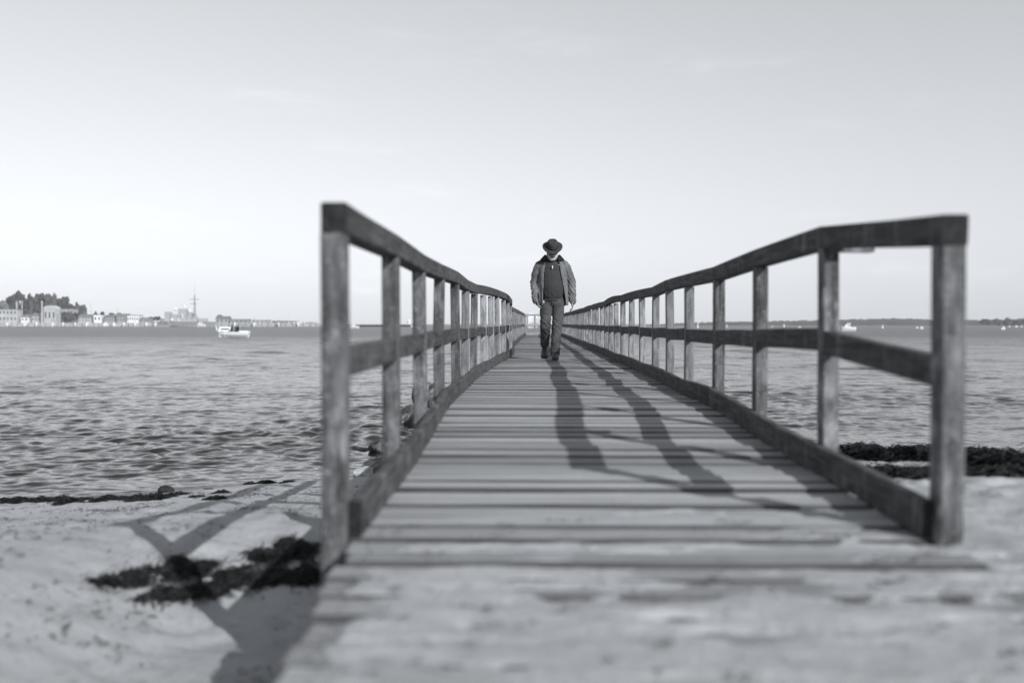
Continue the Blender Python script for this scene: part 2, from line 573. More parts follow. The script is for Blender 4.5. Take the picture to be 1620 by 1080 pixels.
# ------------------------------------------------------------------ water
nr, ncol = 620, 820
dd = 1 / np.linspace(8.0 ** -.5, 190.0 ** -.5, nr) ** 2
aa = np.linspace(-R(37), R(37), ncol)
A, D = np.meshgrid(aa, dd)
X, Y = D * np.sin(A), D * np.cos(A)
Z = np.zeros_like(X)
gust = 1 + .45 * fbm(vn2, X * .11, Y * .22, 3)
gust = np.clip(gust, .35, 1.8)
wrng = np.random.default_rng(21)
dyl = 2 * D ** 1.5 * (8.0 ** -.5 - 190.0 ** -.5) / nr
for k in range(90):
    lam = .105 * (14.0 ** (k / 89.0)) * wrng.uniform(.93, 1.07)
    th = R(-96) + wrng.normal(0, R(40))
    kx, ky = 2 * math.pi / lam * math.cos(th), 2 * math.pi / lam * math.sin(th)
    s = .050 if lam < .6 else .015
    wgt = np.clip((lam / dyl - 2.2) / 2.0, 0, 1)
    Z += wgt * s * lam / (2 * math.pi) * np.sin(kx * X + ky * Y + wrng.uniform(0, 6.28))
for k in range(20):                          # longer low waves only out in the open bay
    lam = 1.8 * 3.2 ** (k / 19)
    th = R(-92) + wrng.normal(0, R(34))
    kx, ky = 2 * math.pi / lam * math.cos(th), 2 * math.pi / lam * math.sin(th)
    wgt = np.clip((lam / dyl - 2.2) / 2.0, 0, 1) * np.clip((D - 8 * lam) / (8 * lam), 0, 1)
    Z += wgt * .013 * lam / (2 * math.pi) * np.sin(kx * X + ky * Y + wrng.uniform(0, 6.28))
Z *= gust
Z = Z + .30 * Z * np.abs(Z) / .06           # peakier crests
calm = np.clip(((X - SH0[0]) * SHN[0] + (Y - SH0[1]) * SHN[1]) / 2.5, .25, 1)      # ripples die down on the shore
Z = Z * calm * (1 - .38 * np.clip((X - 1.5) / 3, 0, 1) * np.clip((34 - D) / 12, 0, 1))        # lee of the jetty
me = grid_mesh('water', X, Y, Z, M['water'])
bm = bmesh.new()
bm.from_mesh(me)
q = 9000
vs = [bm.verts.new(p) for p in ((-q, -q, -.10), (q, -q, -.10), (q, q, -.10), (-q, q, -.10))]
bm.faces.new(vs)
bm.to_mesh(me)
bm.free()
water = link('water', me)
tag(water, 'grey rippled sea reaching to the horizon', None, None, 'structure')

# ------------------------------------------------------------------ far shores
YL, YR = 800.0, 1300.0
def pl(px, py): return at_y(px, py, YL)
def pr(px, py): return at_y(px, py, YR)


def ridge(name, Yd, prof, depth, mtl, label, bumps=.8):
    """a long bank: prof = [(px, py of the crest)], real depth behind the crest"""
    px = np.linspace(prof[0][0], prof[-1][0], 260)
    py = np.interp(px, *zip(*prof))
    ys = np.array([0, .12, .35, .7, 1.0]) * depth
    hs = np.array([-.02, .45, .8, 1.0, .7])
    X, Y, Z = [], [], []
    for dyy, hk in zip(ys, hs):
        row = [at_y(a, b, Yd) for a, b in zip(px, py)]
        X.append([p.x * (Yd + dyy) / Yd for p in row])
        Y.append([Yd + dyy] * len(px))
        Z.append([max(.2, p.z) * hk + (.0 if hk < 0 else bumps * mnoise.noise(Vector((p.x * .06, dyy * .07, 2)))) - (1.0 if hk < 0 else 0) for p in row])
    o = link(name, grid_mesh(name, np.array(X), np.array(Y), np.array(Z), mtl))
    return tag(o, label, None, None, 'structure')


ridge('far_hills', YR, [(1010, 514), (1060, 512), (1100, 510.5), (1160, 508.5), (1235, 507.5), (1290, 508), (1330, 505.5), (1380, 505), (1410, 503.8), (1440, 504.5), (1480, 505.5),
                        (1540, 505.5), (1580, 506.5), (1640, 505), (1760, 503), (1900, 506), (2050, 513)], 220, M['hill'], 'low wooded shore across the bay at right', .5)
ridge('harbour_hill', YL + 60, [(-420, 513), (-250, 496), (-120, 484), (-20, 484), (30, 483), (80, 484), (110, 489), (140, 497), (170, 502), (230, 508), (300, 511), (420, 512.2)], 120, M['field'], 'low green hill behind the harbour', .6)
ridge('harbour_ground', YL - 2, [(-420, 509.6), (0, 509.4), (200, 509.6), (330, 509.8), (430, 511), (500, 511.8), (520, 513.5)], 60, M['quay'], 'flat ground of the far harbour quay', .05)


def foliage_mesh(name, mtl, seed, n=420, leaf=.085, shape=1.0):
    """unit crown (radius 1, height 2 about the origin): clumps of leaf faces through its volume"""
    r = random.Random(seed)
    mb = MB()
    clumps = []
    for _ in range(int(16 * shape) + 8):
        while True:
            c = Vector((r.uniform(-1, 1), r.uniform(-1, 1), r.uniform(-1, 1)))
            if c.length < 1:
                break
        w = 1.0 - .35 * max(0, c.z)
        clumps.append((Vector((c.x * w * .78, c.y * w * .78, c.z * .78)), r.uniform(.22, .42)))
    for k in range(n):
        c, cr = r.choice(clumps)
        d = Vector((r.gauss(0, 1), r.gauss(0, 1), r.gauss(0, 1))).normalized()
        p = c + d * cr * r.uniform(.55, 1.0)
        a = Vector((r.gauss(0, 1), r.gauss(0, 1), r.gauss(0, 1))).normalized()
        a = (a + d * .2).normalized()
        b = a.cross(d)
        if b.length < .1:
            continue
        b.normalize()
        s = leaf * r.uniform(.7, 1.5)
        mb.face([p - a * s, p + b * s * .8, p + a * s, p - b * s * .8])
    for c, cr in clumps:
        mb.blob(c, (cr * .92, cr * .92, cr * .92), seed=r.random() * 30, sub=2, rough=.55, freq=2.0)
    return mb.mesh(name, mtl)


trunk_mb = MB()
trunk_mb.sweep([(0, 0, 0), (.02, 0, .5), (.0, .03, 1.0)], [(math.cos(a), math.sin(a)) for a in np.linspace(0, 2 * math.pi, 7)[:-1]], up=Vector((0, 1, 0)), scale=[.05, .035, .02])
TRUNK = trunk_mb.mesh('trunk', M['bark'])
CROWNS = [foliage_mesh('crown', M['leaf'], s) for s in (3, 4, 5, 6)]
CROWNS_P = [foliage_mesh('crown', M['leaf_pale'], s, 260) for s in (8, 9)]
tree_n = 0


def tree(px, ytop, ybase, halfw, Yd, label, group, pale=False, name='broadleaf_tree'):
    global tree_n
    tree_n += 1
    base = at_y(px, ybase, Yd)
    top = at_y(px, ytop, Yd)
    h, w = top.z - base.z, halfw * Yd / F
    root = empty(name, base, rz=random.uniform(0, 6.28))
    tag(root, label, 'tree', group)
    c = link('crown', (CROWNS_P if pale else CROWNS)[tree_n % (2 if pale else 4)], root, (0, 0, h * .58))
    c.scale = (w * 1.12, w * 1.12, h * .45)
    t = link('trunk', TRUNK, root)
    t.scale = (h * .5, h * .5, h * .7)
    return root


G = 'trees on the hill above the far harbour'
for px, yt, yb, hw, dY, lab, pale in [
    (3, 473, 502, 9, 70, 'pale thin tree at the outer edge of the harbour hill', True),
    (17, 466, 502, 11, 80, 'rounded dark tree second from the outer edge of the harbour hill', False),
    (30, 459, 502, 10, 85, 'tallest dark tree on the harbour hill', False),
    (46, 465, 500, 9, 80, 'narrow dark tree just inland of the tallest one on the harbour hill', False),
    (55, 470, 500, 8, 60, 'low dark tree in the middle of the harbour hill row', False),
    (63, 462.5, 500, 9, 85, 'dark tree at the outer half of the broad central crown on the harbour hill', False),
    (75, 463, 500, 10, 80, 'dark tree at the inner half of the broad central crown on the harbour hill', False),
    (88, 465, 501, 9, 75, 'dark tree right of the broad central crown on the harbour hill', False),
    (96, 472, 502, 8, 60, 'lower dark tree before the pointed one on the harbour hill', False),
    (104, 467.5, 503, 8, 80, 'pointed dark tree near the low end of the harbour hill', False),
    (112, 480, 504, 7, 60, 'small dark tree at the foot of the pointed tree', False),
    (121, 478, 505, 6, 70, 'thin open tree towards the low end of the harbour hill', False),
    (131, 482, 506, 6, 70, 'last dark tree at the low end of the harbour hill', False),
]:
    tree(px, yt, yb, hw, YL + dY, lab, G, pale)
G2 = 'dark trees along the far quay'
for px, yt, yb, hw, lab in [
    (31, 489, 509, 6, 'dark bush tree beside the long flat white building'),
    (47, 490, 508, 6, 'dark bush tree between the two white houses on the quay'),
    (74, 491, 504, 5, 'small dark tree before the house with the white curved roof'),
    (96, 494, 509, 7, 'dark tree under the long grey roof, nearer the white house'),
    (106, 493, 509, 8, 'dark tree under the middle of the long grey roof'),
    (119, 494, 508, 8, 'dark tree under the inner end of the long grey roof'),
    (152, 493, 509, 4, 'small dark tree above the bright white shed'),
    (162, 493, 509, 5, 'second small dark tree above the bright white shed'),
    (178, 494, 509, 6, 'dark low tree behind the grey house with pale roof'),
    (189, 494, 509, 6, 'dark low tree above the grey house with pale roof'),
    (226, 501, 510, 3, 'tiny dark tree beside the long white band building'),
    (239, 501, 510, 6, 'dark tree in the pair between white building and grey warship'),
    (249, 500, 510, 6, 'fuller dark tree in the pair between white building and grey warship'),
    (259, 504, 510, 5, 'low dark bush beside the pair near the warship'),
    (268, 497.5, 510, 5, 'round dark tree close to the warship bow'),
    (347, 498, 511, 6, 'dark tree over the grey shed behind the motor boat'),
]:
    tree(px, yt, yb, hw, YL + 30 + random.uniform(-4, 4), lab, G2)
G3 = 'trees on the far right shore'
for px, yt, hw, lab in [(1560, 504, 9, 'low dark tree where the far shore rises beside the railing end'), (1577, 503.5, 8, 'dark tree at the start of the far right clump'),
                        (1592, 502.5, 9, 'tallest dark tree of the far right clump'), (1605, 505, 8, 'dip-topped dark tree of the far right clump'),
                        (1618, 503, 9, 'outermost dark tree of the far right clump'), (1636, 502, 9, 'dark tree past the far right clump')]:
    tree(px, yt, 517, hw, YR - 20, lab, G3)
# the wood on the far right hills reads as one mass
mb = MB()
fr = random.Random(9)
hill_prof = [(1010, 514), (1100, 510.5), (1235, 507.5), (1330, 505.5), (1410, 503.8), (1480, 505.5), (1580, 506.5), (1640, 505), (1760, 503)]
for k in range(900):
    px = fr.uniform(1050, 1660)
    pyc = float(np.interp(px, *zip(*hill_prof)))
    u = fr.random() ** 1.6
    p = at_y(px, pyc + u * (515.4 - pyc), YR + 150 * (1 - u))
    s = fr.uniform(1.5, 3.6)
    mb.blob((p.x, p.y, p.z - s * .75), (s * 1.5, s * 1.5, s), seed=k, sub=1, rough=.5)
wood = mb.build('distant_wood', M['hill'])
tag(wood, 'dark wooded slope lining the far side of the bay', 'wood', None, 'stuff')

# quay wall with its piles
mb = MB()
a, b = pl(-420, 509.4), pl(505, 511.6)
mb.box(a.x, b.x, YL - 4, YL - 2, -1.5, 2.9)
qw = mb.build('quay_wall', M['quay'])
tag(qw, 'long pale grey quay wall along the far harbour', 'wall')
mb = MB()
mb.tube((0, 0, -1.5), (0, 0, 4.0), .20, .17, 6)
pm = mb.mesh('pile', M['mast'])
for k in range(62):
    o = link('pile', pm, qw, (pl(-60 + k * 9.2 + random.uniform(-1.5, 1.5), 513, ).x, YL - 4.6, random.uniform(-.6, .5)))


def building(x0, x1, ytop, ybase, label, wall='offwhite', roof='flat', rows=1, cols=4, Yd=None, depth=9, rf='roof'):
    Yd = Yd or YL + 14
    a, b = at_y(x0, ybase, Yd), at_y(x1, ybase, Yd)
    top = at_y((x0 + x1) / 2, ytop, Yd).z
    w, h = (b.x - a.x), top - a.z
    root = empty('harbour_building', ((a.x + b.x) / 2, Yd, a.z))
    tag(root, label, 'building', 'buildings along the far harbour')
    hw = h if roof == 'flat' else h * (.80 if roof == 'arch' else .62)
    mb = MB()
    mb.box(-w / 2, w / 2, 0, depth, -2.0, hw)
    mb.build('wall', M[wall], root)
    mb = MB()
    if roof == 'flat':
        mb.box(-w / 2 - .3, w / 2 + .3, -.3, depth + .3, hw + .003, hw + .5)
    elif roof == 'arch':
        n = 9
        prof = [(-w / 2 * math.cos(math.pi * k / n), hw + (h - hw) * math.sin(math.pi * k / n) + .003) for k in range(n + 1)]
        vs = [(x, -.3, z) for x, z in prof] + [(x, depth, z) for x, z in prof]
        mb.add(vs, [(k, k + 1, n + 2 + k, n + 1 + k) for k in range(n)] + [tuple(reversed(range(n + 1)))] + [tuple(range(n + 1, 2 * n + 2))])
    else:
        e = .4
        vs = [(-w / 2 - e, -e, hw + .003), (w / 2 + e, -e, hw + .003), (w / 2 + e, depth + e, hw + .003), (-w / 2 - e, depth + e, hw + .003), (-w / 2 - e, depth / 2, h), (w / 2 + e, depth / 2, h)]
        mb.add(vs, [(0, 1, 5, 4), (2, 3, 4, 5), (0, 4, 3), (1, 2, 5), (0, 3, 2, 1)])
    mb.build('roof', M[rf], root)
    mb = MB()
    ww, wh = w / cols * .45, hw / rows * .42
    mb.box(-ww / 2, ww / 2, -.06, .1, -wh / 2, wh / 2)
    wm = mb.mesh('window', M['window'])
    for r in range(rows):
        for c in range(cols):
            link('window', wm, root, (-w / 2 + (c + .5) * w / cols, 0, hw * (r + .52) / rows))
    return root


for args in [
    (-60, -25, 492, 509, 'grey gabled house off the frame edge on the quay', 'greywall', 'gable', 1, 4),
    (-20, 27, 489.5, 509, 'long flat roofed white building at the outer end of the quay', 'offwhite', 'flat', 2, 8),
    (33, 45, 497, 509, 'small white gabled house between dark bush trees', 'white', 'gable', 1, 2),
    (50, 64, 495, 509, 'pale gabled house left of the slim tower', 'offwhite', 'gable', 1, 3),
    (69, 88, 483, 509, 'white house with bright curved roof above the quay', 'offwhite', 'arch', 1, 3, None, 9, 'offwhite'),
    (88, 116, 489, 500, 'long building with grey roof behind the dark quay trees', 'greywall', 'flat', 1, 5, YL + 45),
    (124, 143, 497, 509, 'pale stepped house right of the dark quay trees', 'offwhite', 'gable', 2, 4),
    (148, 160, 499, 509, 'bright white shed in the middle of the quay', 'white', 'flat', 1, 2, None, 9, 'white'),
    (164, 180, 498, 509, 'grey harbour house right of the bright white shed', 'greywall', 'gable', 1, 4),
    (184, 199, 497, 509, 'grey house with pale flat roof and windows', 'greywall', 'flat', 2, 3),
    (201, 219, 499, 510, 'low building with long white front band', 'white', 'flat', 1, 5),
    (222, 236, 503, 510, 'low grey shed right of the white band building', 'greywall', 'flat', 1, 3),
    (252, 272, 505, 510, 'low grey shed near the warship bow', 'greywall', 'flat', 1, 4),
    (341, 361, 500, 511, 'grey gabled shed behind the motor boat', 'greywall', 'gable', 1, 3),
    (364, 392, 505.5, 511, 'low grey shed right of the gabled shed', 'greywall', 'flat', 1, 4),
    (398, 424, 507, 511, 'low pale store toward the end of the quay', 'offwhite', 'flat', 1, 4),
    (430, 452, 508, 511.5, 'low grey store near the end of the quay', 'greywall', 'flat', 1, 3),
    (455, 466, 507.5, 511.5, 'tiny white hut near the end of the quay', 'white', 'gable', 1, 1),
    (484, 493, 510.5, 513, 'white hut at the very end of the quay', 'white', 'flat', 1, 1),
]:
    building(*args)


def pole(px, y0, y1, w, label, name, cat, mtl='mast', Yd=None, group=None):
    Yd = Yd or YL + 8
    a, b = at_y(px, y1, Yd), at_y(px, y0, Yd)
    r = w / 2 * Yd / F
    mb = MB()
    mb.tube((0, 0, -1), (0, 0, (b.z - a.z) * .93), r, r * .8, 8)
    mb.tube((0, 0, (b.z - a.z) * .93), (0, 0, b.z - a.z), r * 1.25, r * 1.1, 8)
    o = mb.build(name, M[mtl])
    o.location = a
    return tag(o, label, cat, group)


pole(26.5, 477, 492, 3.4, 'stout pale chimney over the long white building', 'chimney', 'chimney', 'quay', YL + 24)
pole(35, 476, 493, 2.2, 'slimmer pale chimney right of the stout one', 'chimney', 'chimney', 'quay', YL + 24)
pole(66.5, 476, 509, 2.6, 'slim pale tower beside the white curved roof', 'tower', 'tower', 'offwhite', YL + 8)
for px, y0, lab in [(144, 480, 'tallest bare flagpole on the far quay, inland of the wooded hill'), (186, 487, 'bare flagpole before the grey house with pale flat roof'),
                    (92, 496, 'short mast before the dark quay trees, nearer the curved roof house'), (97, 495, 'second short mast before the dark quay trees'),
                    (114, 496, 'short mast at the inner end of the dark quay trees'), (50, 484, 'tall thin pole in front of the wooded hill'),
                    (133, 494, 'short pole in front of the pale stepped house'), (171, 494, 'short pole before the grey house beside the bright white shed'), (210, 496, 'short pole in front of the white band building')]:
    pole(px, y0, 510, .55, lab, 'flagpole', 'pole', 'mast', YL, 'thin poles along the far quay')

# grey warship lying at the far quay
ws = empty('warship', pl(312, 513.5))
ws.location.y = YL - 26
k_ = (YL - 26) / F
tag(ws, 'pale grey warship with domes and a tall lattice mast at the far quay', 'warship')


def sx(px): return (px - 312) * k_ 
def sz(py): return (515.3 - py) * k_


mb = MB()
st = [(268, .2, 511), (273, 2.2, 510.5), (285, 4.6, 510), (330, 5, 510.2), (352, 4.8, 510.4), (362, 4.0, 510.6)]
rings = []
for px, hw_, yt in st:
    rings.append([(sx(px), -hw_, sz(yt)), (sx(px), -hw_ * .7, -.8), (sx(px), hw_ * .7, -.8), (sx(px), hw_, sz(yt))])
vs = [p for r_ in rings for p in r_]
fs = []
for i in range(len(rings) - 1):
    for j in range(4):
        fs.append((i * 4 + j, i * 4 + (j + 1) % 4, (i + 1) * 4 + (j + 1) % 4, (i + 1) * 4 + j))
fs += [(0, 1, 2, 3), tuple(reversed(range(len(vs) - 4, len(vs))))]
mb.add(vs, fs)
mb.build('hull', M['navy'], ws)
for x0, x1, y0, y1, d in [(279, 289, 495, 510.5, 3.2), (289, 301, 499, 510.5, 3.6), (300.5, 316, 490, 510.5, 3.4), (316, 323, 496, 510.5, 3.0), (323, 331, 503, 510.5, 2.8), (333, 346, 505, 510.5, 3)]:
    mb = MB()
    a0, a1, zb, zt = sx(x0), sx(x1), sz(y1), sz(y0)
    mb.add([(a0, -d, zb), (a1, -d, zb), (a1, d, zb), (a0, d, zb), (a0 + .5, -d + .5, zt), (a1 - .4, -d + .5, zt), (a1 - .4, d - .5, zt), (a0 + .5, d - .5, zt)],
           [(0, 3, 2, 1), (4, 5, 6, 7), (0, 1, 5, 4), (1, 2, 6, 5), (2, 3, 7, 6), (3, 0, 4, 7)])
    mb.build('deckhouse', M['navy'], ws)
for px, py, r_ in [(295, 490.5, 1.2), (309.5, 486.5, 1.1), (317.5, 493, 1.15), (292, 507.5, 1.0), (302.5, 507.5, .7), (308.5, 500, .7)]:
    mb = MB()
    mb.blob((sx(px), -3.6 if py > 499 else 0, sz(py)), (r_, r_, r_ * 1.1), rough=0, sub=2)
    mb.tube((sx(px), -3.3 if py > 499 else 0, sz(py) - 3.2), (sx(px), -3.3 if py > 499 else 0, sz(py) - r_ * .7), .35, .35)
    mb.build('radar_dome', M['white'], ws, True)
mb = MB()
zt = sz(449)
for cx_, cy_ in ((-.7, -.7), (.7, -.7), (.7, .7), (-.7, .7)):
    mb.tube((sx(326) + cx_, cy_, sz(504)), (sx(326) + cx_ * .25, cy_ * .25, sz(470)), .14, .12, 5)
for k in range(9):
    z0 = sz(503) + (sz(471) - sz(503)) * k / 9
    q0 = .7 - .5 * k / 9
    for cx_, cy_ in ((-1, -1), (1, -1), (1, 1), (-1, 1)):
        mb.tube((sx(326) + cx_ * q0, cy_ * q0, z0), (sx(326) - cy_ * q0 * .9, cx_ * q0 * .9, z0 + 1.5), .07, .07, 4)
mb.tube((sx(326), 0, sz(470.5)), (sx(326), 0, zt), .16, .05, 5)
mb.build('lattice_mast', M['mast'], ws)
for y0, xa, xb in [(475, 318, 334), (482, 319, 329), (469.5, 324.5, 327.5), (499, 323, 329.5), (502, 322, 330)]:
    mb = MB()
    mb.box(sx(xa), sx(xb), -.25, .25, sz(y0) - .22, sz(y0) + .22)
    mb.build('yardarm', M['mast'], ws)

# low dark breakwater and its pale hut further along
mb = MB()
for k in range(34):
    px = 560 + k * 2.7
    p = at_y(px, 515.2, 760)
    mb.blob((p.x, 760 + random.uniform(-1, 1), p.z - .2), (1.0, 1.3, random.uniform(.8, 1.35)), seed=k, sub=1, rough=.4)
bw = mb.build('breakwater', M['dark'])
tag(bw, 'low dark stone breakwater seen between the left posts', 'breakwater')
p = at_y(647, 512, 750)
mb = MB()
mb.blob((0, 0, .9), (1.35, 1.35, 1.35), rough=0, sub=2)
mb.tube((0, 0, -1.6), (0, 0, .2), 1.0, 1.0, 10)
o = mb.build('beacon', M['white'], None, True)
o.location = (p.x, 750, p.z + .9)
tag(o, 'white dome topped beacon at the end of the dark breakwater', 'beacon')


# ------------------------------------------------------------------ sea air: far things pale a little
hz = MB()
hz.box(-1500, 1700, -60, 1750, -3.5, 62)
hz_o = hz.build('haze', [])
hm = bpy.data.materials.new('sea haze')
hm.use_nodes = True
hm.node_tree.nodes.clear()
pv = hm.node_tree.nodes.new('ShaderNodeVolumePrincipled')
pv.inputs['Color'].default_value = (.95, .97, 1, 1)
pv.inputs['Density'].default_value = .00017
ho = hm.node_tree.nodes.new('ShaderNodeOutputMaterial')
hm.node_tree.links.new(pv.outputs[0], ho.inputs['Volume'])
hz_o.data.materials.clear()
hz_o.data.materials.append(hm)
tag(hz_o, 'thin pale sea haze over the bay', None, None, 'stuff')


# ------------------------------------------------------------------ boats
def hull_mesh(L_, B, Hh, sheer=.25, mats=None, vbow=.35):
    """bow towards -x, stern +x, keel at z=0 (sits .25 of its height under water)"""
    mb = MB()
    stn = [(-.5, .02, 1 + sheer), (-.42, .45, 1 + sheer * .7), (-.25, .85, 1 + sheer * .3), (0, 1.0, 1.0), (.3, .98, .98), (.5, .9, 1.0)]
    rings = []
    for u, bw_, hz in stn:
        x, w, h = u * L_, bw_ * B / 2, hz * Hh
        rk = .10 * L_ * (1 if u < -.45 else 0)
        rings.append([(x, -w, h), (x + rk * .5, -w * .86, h * .45), (x + rk, -w * .25, -.22 * Hh), (x + rk, w * .25, -.22 * Hh), (x + rk * .5, w * .86, h * .45), (x, w, h)])
    vs = [p for r_ in rings for p in r_]
    fs = []
    for i in range(len(rings) - 1):
        for j in range(6):
            fs.append((i * 6 + j, i * 6 + (j + 1) % 6, (i + 1) * 6 + (j + 1) % 6, (i + 1) * 6 + j))
    fs += [tuple(range(6)), tuple(reversed(range(len(vs) - 6, len(vs))))]
    mb.add(vs, fs)
    return mb


def cabin_mb(x0, x1, w, z0, z1, rake0=.35, rake1=.1):
    mb = MB()
    mb.add([(x0, -w, z0), (x1, -w, z0), (x1, w, z0), (x0, w, z0), (x0 + rake0, -w * .8, z1), (x1 - rake1, -w * .8, z1), (x1 - rake1, w * .8, z1), (x0 + rake0, w * .8, z1)],
           [(0, 3, 2, 1), (4, 5, 6, 7), (0, 1, 5, 4), (1, 2, 6, 5), (2, 3, 7, 6), (3, 0, 4, 7)])
    return mb


def boat(px, ybase, wpx, label, group=None, hpx=None, style='cabin', flip=False, rz=0.0, sail_px=None):
    p = at_z(px, ybase, 0.0)
    s = p.y / F
    L_ = wpx * s
    Hh = (hpx or wpx * .22) * s
    root = empty({'sail': 'sailing_boat', 'cabin': 'motor_boat', 'open': 'motor_boat'}[style], p, rz=rz + (math.pi if flip else 0))
    tag(root, label, {'sail': 'sailing boat'}.get(style, 'boat'), group)
    hull_mesh(L_, L_ * .34, Hh).build('hull', M['white'], root)
    if style == 'sail':
        hs = sail_px * s
        mb = MB()
        mb.tube((-.05 * L_, 0, Hh), (-.05 * L_, 0, hs), .012 * hs, .007 * hs, 5)
        mb.build('mast', M['mast'], root)
        mb = MB()
        n = 6
        vs = []
        for k in range(n + 1):
            t = k / n
            z = Hh * 1.7 + (hs * .97 - Hh * 1.7) * t
            ch = .48 * L_ * (1 - t) ** .8 + .01
            for j in range(4):
                vs.append((-.03 * L_ + ch * j / 3, .05 * L_ * math.sin(math.pi * j / 3) + .01, z))
        fs = [(k * 4 + j, k * 4 + j + 1, k * 4 + 5 + j, k * 4 + 4 + j) for k in range(n) for j in range(3)]
        mb.add(vs, fs)
        vs2 = [(-.08 * L_, 0.01, hs * .85), (-.48 * L_, 0.0, Hh * 1.25), (-.09 * L_, .06 * L_, Hh * 1.4), (-.2 * L_, .05 * L_, hs * .4)]
        mb.add(vs2, [(0, 1, 3), (1, 2, 3), (2, 0, 3)])
        mb.build('sail', M['sail'], root)
        cabin_mb(-.1 * L_, .2 * L_, L_ * .1, Hh * 1.002, Hh * 1.4).build('cabin', M['white'], root)
    else:
        cb = cabin_mb(-.28 * L_, .12 * L_, L_ * .13, Hh * 1.003, Hh * 1.75, .12 * L_, .03 * L_).build('cabin', M['white'], root)
        mb = MB()
        mb.box(-.10 * L_, .08 * L_, -L_ * .131, L_ * .131, Hh * 1.22, Hh * 1.5)
        mb.build('cabin_window', M['window'], cb)
        if style == 'cabin':
            mb = MB()
            mb.box(-.08 * L_, .16 * L_, -L_ * .1, L_ * .1, Hh * 2.0, Hh * 2.1)
            for x in (-.06, .14):
                for y in (-.08, .08):
                    mb.tube((x * L_, y * L_, Hh * 1.7), (x * L_, y * L_, Hh * 2.02), .012 * L_, .012 * L_, 4)
            mb.build('hardtop', M['white'], root)
    return root


FB = 'small boats far across the bay'
boat(318, 516.6, 14, 'low white speedboat running in front of the grey warship', FB, 4.2, 'open')
boat(560, 519.5, 16, 'white motor boat half hidden behind the nearest left post', FB, 4.0, 'cabin')
boat(652, 517.2, 5, 'tiny white boat beside the dome topped beacon', FB, 2.0, 'open')
boat(1104, 518.2, 4.2, 'white sailing boat with tall narrow sail before the right railing', FB, 1.6, 'sail', False, .9, 13)
boat(1342, 523.2, 23, 'white motor yacht between the two nearest right posts', FB, 6.0, 'cabin')
boat(1240.5, 517.4, 3, 'tiny sailing boat between the third and second right posts', FB, 1.0, 'sail', False, .5, 6)
boat(1265, 518.6, 4.5, 'tiny white motor boat just left of the second right post', FB, 1.6, 'open')
boat(1222, 517.3, 3, 'tiny pale boat farthest out beside the third right post', FB, 1.0, 'open')
boat(1150, 517.5, 2.5, 'speck of a sailing boat behind the fourth right post', FB, 1.0, 'sail', False, 0, 5)
boat(1396.5, 519, 3.6, 'small white sailing boat right of the motor yacht', FB, 1.2, 'sail', False, .6, 7)
boat(1451, 519, 4, 'tiny white boat near the end post of the right railing', FB, 1.6, 'open')
boat(1458, 520, 5, 'white boat touching the outline of the right end post', FB, 2.4, 'cabin')
boat(1587, 521, 6.5, 'white motor boat before the far right trees', FB, 2.6, 'cabin', True)
boat(1597, 517.2, 3, 'tiny white moored boat under the far right trees', FB, 1.3, 'open')
boat(1608, 517.4, 5, 'small white moored boat under the outermost trees', FB, 1.6, 'cabin')
boat(1616, 517.2, 3, 'last tiny white boat at the right edge', FB, 1.3, 'open')
boat(253, 515.8, 5, 'white moored dinghy at the quay left of the warship', FB, 3.4, 'open')
boat(273, 515.6, 6, 'white moored boat under the warship bow', FB, 4.0, 'open')
for px, w, hm_, lab in [(58, 5, 19, 'moored white yacht beside the curved roof house, mast in front of the wooded hill'), (84, 4, 14, 'moored white yacht under the right edge of the curved roof house'),
                       (100, 5, 16, 'moored white yacht in front of the dark quay trees, outer of two'), (119, 4, 15, 'moored white yacht in front of the dark quay trees, inner of two'),
                       (138, 5, 20, 'moored white yacht before the pale stepped house'), (167, 5, 15, 'moored white yacht right of the bright white shed'),
                       (181, 4, 18, 'moored white yacht between the grey house and the grey flat roofed house'), (196, 5, 14, 'moored white yacht left of the white band building'),
                       (214, 4, 17, 'moored white yacht under the white band building'), (232, 5, 15, 'moored white yacht before the low grey shed'), (246, 4, 13, 'moored white yacht below the pair of dark trees'),
                       (12, 5, 14, 'moored white yacht in front of the long flat roofed building'), (40, 5, 17, 'moored white yacht in front of the small white gabled house'),
                       (372, 4, 12, 'moored white yacht behind the motor boat stern'), (402, 4, 13, 'moored white yacht right of the motor boat, first of three'),
                       (441, 4, 11, 'moored white yacht right of the motor boat, middle of three'), (472, 4, 12, 'moored white yacht right of the motor boat, last of three')]:
    p_ = at_y(px, 516, YL - 7.5)
    k_ = p_.y / F
    o = empty('sailing_boat', (p_.x, p_.y, 0), rz=random.uniform(-.3, .3) + math.pi / 2)
    tag(o, lab, 'sailing boat', 'yachts moored along the far quay')
    hull_mesh(w * k_ * 2.2, w * k_ * .8, 1.5 + random.random() * .8).build('hull', M['white'], o)
    mb = MB()
    mb.tube((0, 0, 1.5), (0, 0, hm_ * k_), .24, .16, 5)
    mb.tube((0, 0, 2.4), (w * k_ * .9, 0, 2.5), .13, .13, 5)
    mb.build('mast', M['mast'], o)
    cabin_mb(-w * k_ * .5, w * k_ * .5, w * k_ * .25, 1.6, 3.2).build('cabin', M['white'], o)
boat(90.5, 511, 5, 'white boat lying at the quay under the curved roof house', FB, 3.5, 'open')


